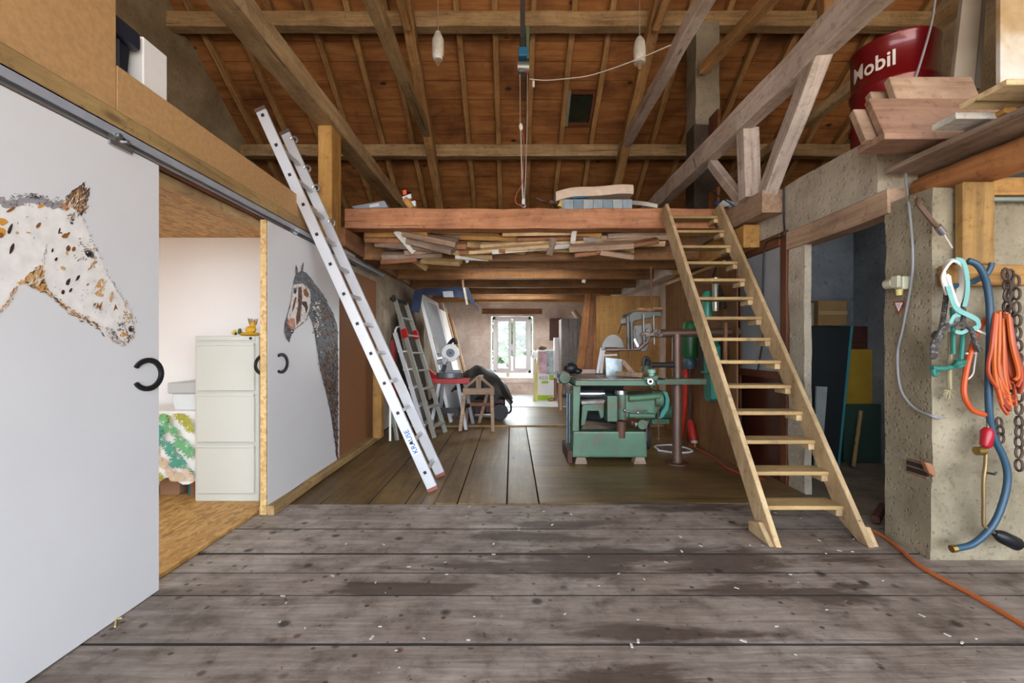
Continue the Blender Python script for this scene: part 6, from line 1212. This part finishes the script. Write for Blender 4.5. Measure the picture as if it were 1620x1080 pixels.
timber('timber_wedge', P(641, 315, 5.05), P(652, 330, 5.02), .05, .06, 'yellowpine', 'yellow wedge at the lower end of the left tie beam', 'wedge', j=.001)
mb = MB()
for i in range(4): mb.tube(smooth_path([P(1000, 318+i*1.5, 5.6), P(1020, 320+i*1.5, 5.4), P(1040, 324+i*1.4, 5.3)]), .008, 6)
mb.build('white_rods', plain('rod_white', 'd4d0c4', .5), label='bundle of thin white rods on the loft right of the chest', cat='rod bundle')
mb = MB(); mb.blob(P(1150, 322, 5.0), (.07, .06, .04), 3, .3); mb.blob(P(1160, 326, 4.95), (.05, .05, .03), 5, .3); mb.build('white_cloth', plain('cloth_pale', 'c8d4dc', .8), label='white cloth scrap lying at the top of the stairs', cat='cloth'); mb = MB(); mb.blob(P(1139, 323, 5.05), (.07, .05, .03), 4, .25); mb.build('blue_cloth', plain('cloth_navy', '1c3a5c', .8), label='navy blue cloth scrap lying at the top of the stairs', cat='cloth')
mb = MB(); mb.tube(smooth_path([P(1097, 250, 4.6), P(1105, 275, 4.6), P(1118, 295, 4.7), P(1140, 312, 4.85), P(1165, 328, 4.6)], 5), .006, 6); mb.build('thin_cable', M_BLK, label='thin black cable drooping over the stairs from the right tie beam', cat='cable')
# ---- planks stored under the loft edge
mb = None
RK = [((580, 370), (678, 368), 5.35, .09, 'yellowpine'), ((580, 378), (640, 379), 5.3, .06, 'redplank'), ((598, 383), (720, 394), 5.45, .12, 'oldplank'), ((640, 367), (723, 384), 5.28, .13, 'pinkplank'), ((648, 378), (718, 396), 5.3, .1, 'oldplank'),
      ((606, 404), (700, 400), 5.5, .12, 'oldplank'), ((668, 412), (729, 416), 5.42, .05, 'tread'), ((604, 412), (660, 408), 5.5, .07, 'redplank'), ((720, 405), (772, 408), 5.5, .05, 'whiteplank'), ((730, 372), (840, 376), 5.6, .16, 'orange'), ((664, 371), (760, 373), 5.55, .1, 'oldplank'),
      ((743, 398), (868, 388), 5.3, .04, 'pine'), ((728, 398), (800, 395), 5.35, .05, 'redplank'), ((778, 397), (900, 387), 5.25, .055, 'whiteplank'), ((795, 368), (905, 366), 5.3, .06, 'paleply'), ((818, 378), (930, 374), 5.35, .04, 'redplank'), ((860, 386), (960, 381), 5.4, .08, 'pine'),
      ((900, 392), (1000, 386), 5.3, .1, 'pinkplank'), ((960, 372), (1052, 368), 5.35, .08, 'oldplank'), ((920, 376), (1050, 380), 5.5, .12, 'greyplank'), ((942, 396), (1040, 380), 5.25, .05, 'redplank'), ((908, 402), (960, 396), 5.3, .05, 'redplank'), ((942, 385), (1050, 384), 5.4, .06, 'pine'), ((946, 396), (998, 404), 5.28, .12, 'pinkplank'),
      ((740, 384), (830, 396), 5.55, .12, 'tread'), ((690, 392), (780, 404), 5.55, .1, 'tread'), ((835, 383), (1060, 379), 5.6, .18, 'brown'), ((660, 367), (790, 369), 5.62, .2, 'tread'), ((590, 373), (700, 377), 5.6, .15, 'tread'), ((790, 372), (950, 369), 5.62, .2, 'yellowpine'), ((620, 388), (740, 387), 5.58, .12, 'redplank'), ((850, 391), (1000, 393), 5.6, .14, 'tread'), ((950, 374), (1056, 372), 5.5, .12, 'pinkplank'), ((760, 389), (880, 380), 5.45, .05, 'pine'), ((640, 399), (700, 392), 5.4, .06, 'pinkplank')]
PO = ['topmost', 'second', 'third', 'fourth', 'fifth', 'sixth', 'seventh', 'eighth', 'ninth', 'tenth', 'eleventh', 'twelfth', 'thirteenth', 'fourteenth', 'fifteenth', 'sixteenth', 'seventeenth', 'eighteenth', 'nineteenth', 'twentieth', 'twenty-first', 'twenty-second', 'twenty-third', 'twenty-fourth', 'twenty-fifth', 'twenty-sixth', 'twenty-seventh', 'twenty-eighth', 'twenty-ninth', 'thirtieth', 'thirty-first', 'thirty-second', 'thirty-third', 'thirty-fourth', 'last']
tone = {'yellowpine': 'yellow', 'redplank': 'reddish', 'oldplank': 'old grey-brown', 'pinkplank': 'pinkish', 'tread': 'tan', 'whiteplank': 'whitish', 'orange': 'knotty orange', 'pine': 'pale pine', 'paleply': 'cream', 'greyplank': 'grey', 'brown': 'dark brown'}
for i, r in enumerate(sorted(RK, key=lambda r: r[0][0])):
    (a, b, D, h_, k) = r; D = 5.24+(D-5.25)*.55; nm = 'first' if i == 0 else PO[i]
    timber('stored_plank', P(a[0], a[1], D), P(b[0], b[1], D+.06*((i % 3)-1)), .13 if h_ < .1 else .22, min(h_, .06), k, '%s plank from the left stored under the loft beam, %s wood' % (nm, tone[k]), 'plank', 'planks stored under the loft edge', j=.002, seed=i, up=(0, -.5, 1))
for i, (a, b, D, w_) in enumerate((((626, 365), (655, 399), 5.15, 'pale wooden hanger at the left under the loft beam'), ((909, 364), (906, 384), 5.12, 'short white hanger right of centre under the loft beam'), ((876, 376), (869, 403), 5.16, 'grey hanger below the middle of the stored planks'), ((632, 397), (676, 425), 5.6, 'long brown batten slanting under the stored planks at left'), ((1049, 369), (1022, 388), 5.25, 'thin hanger at the right end of the stored planks'))):
    timber('rack_hanger', P(*a, D), P(*b, D+.1), .075 if i != 1 else .06, .02, ('whiteplank', 'whiteplank', 'oldplank', 'tread', 'oldplank')[i], w_, 'hanger', up=(0, 1, 0), j=.001)
timber('white_batten', P(836, 435, 7.3), P(1010, 425, 7.3), .09, .05, 'whiteplank', 'long white batten slung under the far ceiling joists', 'batten', j=.001); timber('white_batten', P(882, 439, 7.4), P(1020, 429, 7.4), .1, .05, 'pinkplank', 'pinkish batten lying along the long white batten under far joists', 'batten', j=.001)
timber('rack_hanger', P(930, 421, 7.2), P(923, 447, 7.15), .06, .025, 'whiteplank', 'white hanger holding the battens under the far ceiling joists', 'hanger', up=(0, 1, 0), j=.001)
mb = MB(); mb.blob(P(738, 411, 5.4), .03, 2, .35, 1); mb.build('lamp_fitting', plain('fitting_white', 'd8dce0', .3), label='small white fitting hanging among the planks under the loft', cat='fitting')
# ---- hanging from the roof
hz = thing('cable_hoist', 'blue cable hoist on a steel rail hanging in the middle of the roof', 'hoist', P(827, 118, 4.5)); D = 4.5
mb = MB(); mb.bx(P(823, 0, D).x, P(830.5, 0, D).x, D-.03, D+.03, P(0, 66, D).z, 7.1); mb.build('steel_rail', worn('rail_dark', '44423e', '2a2622', .4, .5, .5), hz)
MB().bx(P(822, 0, D).x, P(832, 0, D).x, D-.06, D+.06, P(0, 84, D).z, P(0, 64, D).z).build('bracket', DARK, hz, bevel=.006)
MB().bx(P(820, 0, D).x, P(835, 0, D).x, D-.09, D+.09, P(0, 97, D).z, P(0, 83, D).z).build('motor_cover', plain('hoist_blue', '1c5878', .4, 0, .1), hz, bevel=.012, seg=2)
mb = MB(); mb.cyl(P(819, 107, D), P(837, 107, D), .055, 18); mb.build('drum', worn('drum_grey', '8a8c88', '44403c', .4, .4, .6), hz); MB().bx(P(832, 0, D).x, P(837, 0, D).x, D-.08, D+.05, P(0, 100, D).z, P(0, 48, D).z).build('side_plate', worn('plate_olive', '4c5a44', '2c2a24', .4), hz, bevel=.004)
MB().bx(P(821, 0, D).x, P(831, 0, D).x, D-.05, D+.05, P(0, 118, D).z, P(0, 112, D).z).build('gear_case', worn('drum_grey', '8a8c88', '44403c', .4, .4, .6), hz, bevel=.004); mb = MB(); mb.cyl(P(833, 117, D), P(836, 112, D), .012, 8); mb.build('red_tip', M_RED, hz)
mb = MB(); wire = [P(822.5, 118, D), P(823, 196, D), P(826, 300, D), P(827, 318, D)]; mb.tube(wire, .0045, 5); mb.tube([P(834.5, 116, D), P(834, 200, D), P(831, 290, D), P(829, 318, D)], .0045, 5); mb.tube([P(824.5, 205, D), P(826, 260, D), P(828, 318, D)], .004, 5); mb.build('wire_rope', plain('wire_grey', 'a8a49a', .4, .6), hz)
mb = MB(); mb.tube(smooth_path([P(825, 203, D), P(829, 225, D), P(828, 270, D), P(826, 290, D), P(816, 310, D), P(817, 322, D), P(826, 325, D)], 5), .006, 6); mb.build('control_cord', plain('cord_rust', '8a3c1c', .6), hz); mb = MB(); mb.blob(P(824, 201, D), (.02, .02, .035), 2, .15); mb.build('pendant_plug', plain('plug_white', 'c8c4bc', .4), hz)
mb = MB(); mb.box(P(828, 319, D), (.03, .025, .05)); mb.tube(smooth_path([P(828, 322, D), P(831, 325, D), P(828, 328, D), P(825, 326, D)]), .007, 8); mb.build('hook', STEEL2, hz, bevel=.0)
mb = MB(); mb.tube(smooth_path([P(838, 125, 4.5), P(862, 127, 4.5), P(890, 125, 4.5), P(930, 120, 4.5), P(970, 108, 4.45), P(1010, 93, 4.4), P(1062, 71, 4.35)], 6), .0055, 6); mb.build('slack_cord', plain('cord_grey', 'a8a094', .6), label='slack grey cord running from the hoist to the right collar beam', cat='cord')
mb = MB(); mb.cyl(P(844, 128, 4.5), P(844, 138, 4.5), .012, 8); mb.build('pull_switch', plain('plug_white', 'c8c4bc', .4), label='small white pull switch hanging below the slack cord', cat='switch')
for i, (x, y0, y1, dx, w_) in enumerate(((693, 51, 95, 0, 'left'), (1012, 58, 100, 0, 'right'))):
    cw = thing('counterweight', 'pale cylindrical concrete counterweight hanging on a line %s of the hoist' % w_, 'weight', P(x, y1, 4.5), 'counterweights hanging from the roof')
    h0 = P(x, y1, 4.5); hh = (y1-y0)/720*4.5; r = .058
    pr = [(0, 0), (r*.75, 0), (r, .03), (r, hh*.55), (r*.98, hh*.72), (r*.45, hh), (0, hh)] if i == 0 else [(0, 0), (r*.95, 0), (r, .02), (r*1.02, hh*.5), (r*.85, hh*.82), (r*.4, hh*.98), (0, hh)]
    MB().lathe(pr, 24, Matrix.Translation(h0)).build('weight_body', concrete('weight_pale', 'c8c6bc', '9a968c', 'dedcd4', 6, .3), cw)
    mb = MB(); mb.tube([h0+V((0, 0, hh)), V((h0.x, h0.y, roofz(4.5)-.02))], .004, 5); mb.build('line', plain('wire_grey', 'a8a49a', .4, .6), cw)
    mb = MB(); mb.tube(smooth_path([h0+V((0, 0, .01)), h0+V((.012, 0, -.03)), h0+V((0, 0, -.06)), h0+V((-.015, 0, -.03)), h0]), .009, 7); mb.tube([h0+V((-.0, 0, .01)), h0+V((.07, -.02, .02))] if i == 0 else [h0, h0+V((.005, 0, -.07))], .012, 6); mb.build('rope_knot', plain('knot_brown', '7a5a3c', .8), cw)
# skylight hatch between two rafters
sk = thing('roof_hatch', 'small dark glazed hatch with a pale frame set between two rafters', 'hatch', (1.14, 7.64, roofz(7.64)-.1)); n_ = V((0, .63, 1)).normalized(); d_ = V((0, 1, -.63)).normalized(); c = V((1.14, 7.64, roofz(7.64)))-n_*.03
def hp(u_, v_, o=0): return c+V((u_, 0, 0))+d_*v_-n_*o
for (u0, u1, v0, v1) in ((-.23, -.18, -.3, .3), (.18, .215, -.3, .3), (-.18, .18, -.3, -.25), (-.18, .18, .26, .3)): MB().prism([hp(u0, v0), hp(u1, v0), hp(u1, v1), hp(u0, v1)], -n_*.06).build('frame_bar', plain('hatch_zinc', '8c948c', .5, .3) if u0 < -.2 else wood('brown', 'X'), sk)
MB().prism([hp(-.18, -.25, -.0), hp(.18, -.25), hp(.18, .26), hp(-.18, .26)], -n_*.01).build('pane', plain('hatch_glass', '2c3026', .15, 0, .3), sk, label='dark dirty pane')
WORLD = 1.0; EXPO = 3.32
AREA_LIGHTS = [('window_daylight', ((0, DB+.55, 1.25), (-math.pi/2, 0, 0), .85, 1.3, 9, (.92, .97, 1))),
         ('side_room_fill', ((-3.3, 1.6, 2.15), (0, 0, 0), 1.0, 1.0, 5.4, (.84, .93, 1))),  # added fill light brightening the white side room, no fixture there
         ('bay_fill_far', ((.1, 9.8, 2.46), (0, 0, 0), 1.6, .3, 3.6, (1, .95, .88))),  # added fill hidden between joists, lifts the back wall and far floor
         ('bay_fill_near', ((.1, 6.7, 2.46), (0, 0, 0), 1.6, .3, 2.2, (1, .93, .82))),  # second added fill between the joists, brightens the middle of the bay
         ('store_fill', ((3.3, 3.4, 2.4), (0, 0, 0), .3, .3, .45, (.9, .95, 1)))]  # unseen fill added so the storeroom does not go black
# ================================================================ camera, light
cam = bpy.data.cameras.new('camera'); co = bpy.data.objects.new('camera', cam); COL.objects.link(co)
co.location = (0, 0, EYE); co.rotation_euler = (math.pi/2, 0, 0)
cam.sensor_width = 36; cam.lens = F/1620*36; cam.shift_y = (CY-540)/1620; cam.clip_start = .05; SC.camera = co
w = bpy.data.worlds.new('sky'); SC.world = w; w.use_nodes = True; nt = w.node_tree; nt.nodes.clear()
wo = N(nt, 'ShaderNodeOutputWorld'); bg = N(nt, 'ShaderNodeBackground'); tc = N(nt, 'ShaderNodeTexCoord'); sp = N(nt, 'ShaderNodeSeparateXYZ')
nt.links.new(tc.outputs['Generated'], sp.inputs[0])
mp = N(nt, 'ShaderNodeMapRange'); mp.inputs[1].default_value = -1; nt.links.new(sp.outputs[2], mp.inputs[0])
rp = N(nt, 'ShaderNodeValToRGB'); e = rp.color_ramp.elements
e[0].position = .42; e[0].color = (.62, .52, .42, 1); e[1].position = .54; e[1].color = (.83, .92, 1.05, 1)
nt.links.new(mp.outputs[0], rp.inputs[0]); nt.links.new(rp.outputs[0], bg.inputs[0]); bg.inputs[1].default_value = WORLD; nt.links.new(bg.outputs[0], wo.inputs[0])
def area(name, loc, rot, sx, sy, power, col):
    l = bpy.data.lights.new(name, 'AREA'); l.shape = 'RECTANGLE'; l.size = sx; l.size_y = sy; l.energy = power; l.color = col
    o = bpy.data.objects.new(name, l); COL.objects.link(o); o.location = loc; o.rotation_euler = rot; return o
for nm, args in AREA_LIGHTS: area(nm, *args)
SC.view_settings.view_transform = 'Standard'; SC.view_settings.look = 'None'; SC.view_settings.gamma = 1; SC.view_settings.use_curve_mapping = False
SC.view_settings.exposure = EXPO
SC.cycles.use_denoising = True; SC.cycles.max_bounces = 10; SC.cycles.diffuse_bounces = 6; SC.cycles.transparent_max_bounces = 8
SC.cycles.sample_clamp_indirect = 6; SC.cycles.use_adaptive_sampling = True; SC.cycles.adaptive_threshold = .02
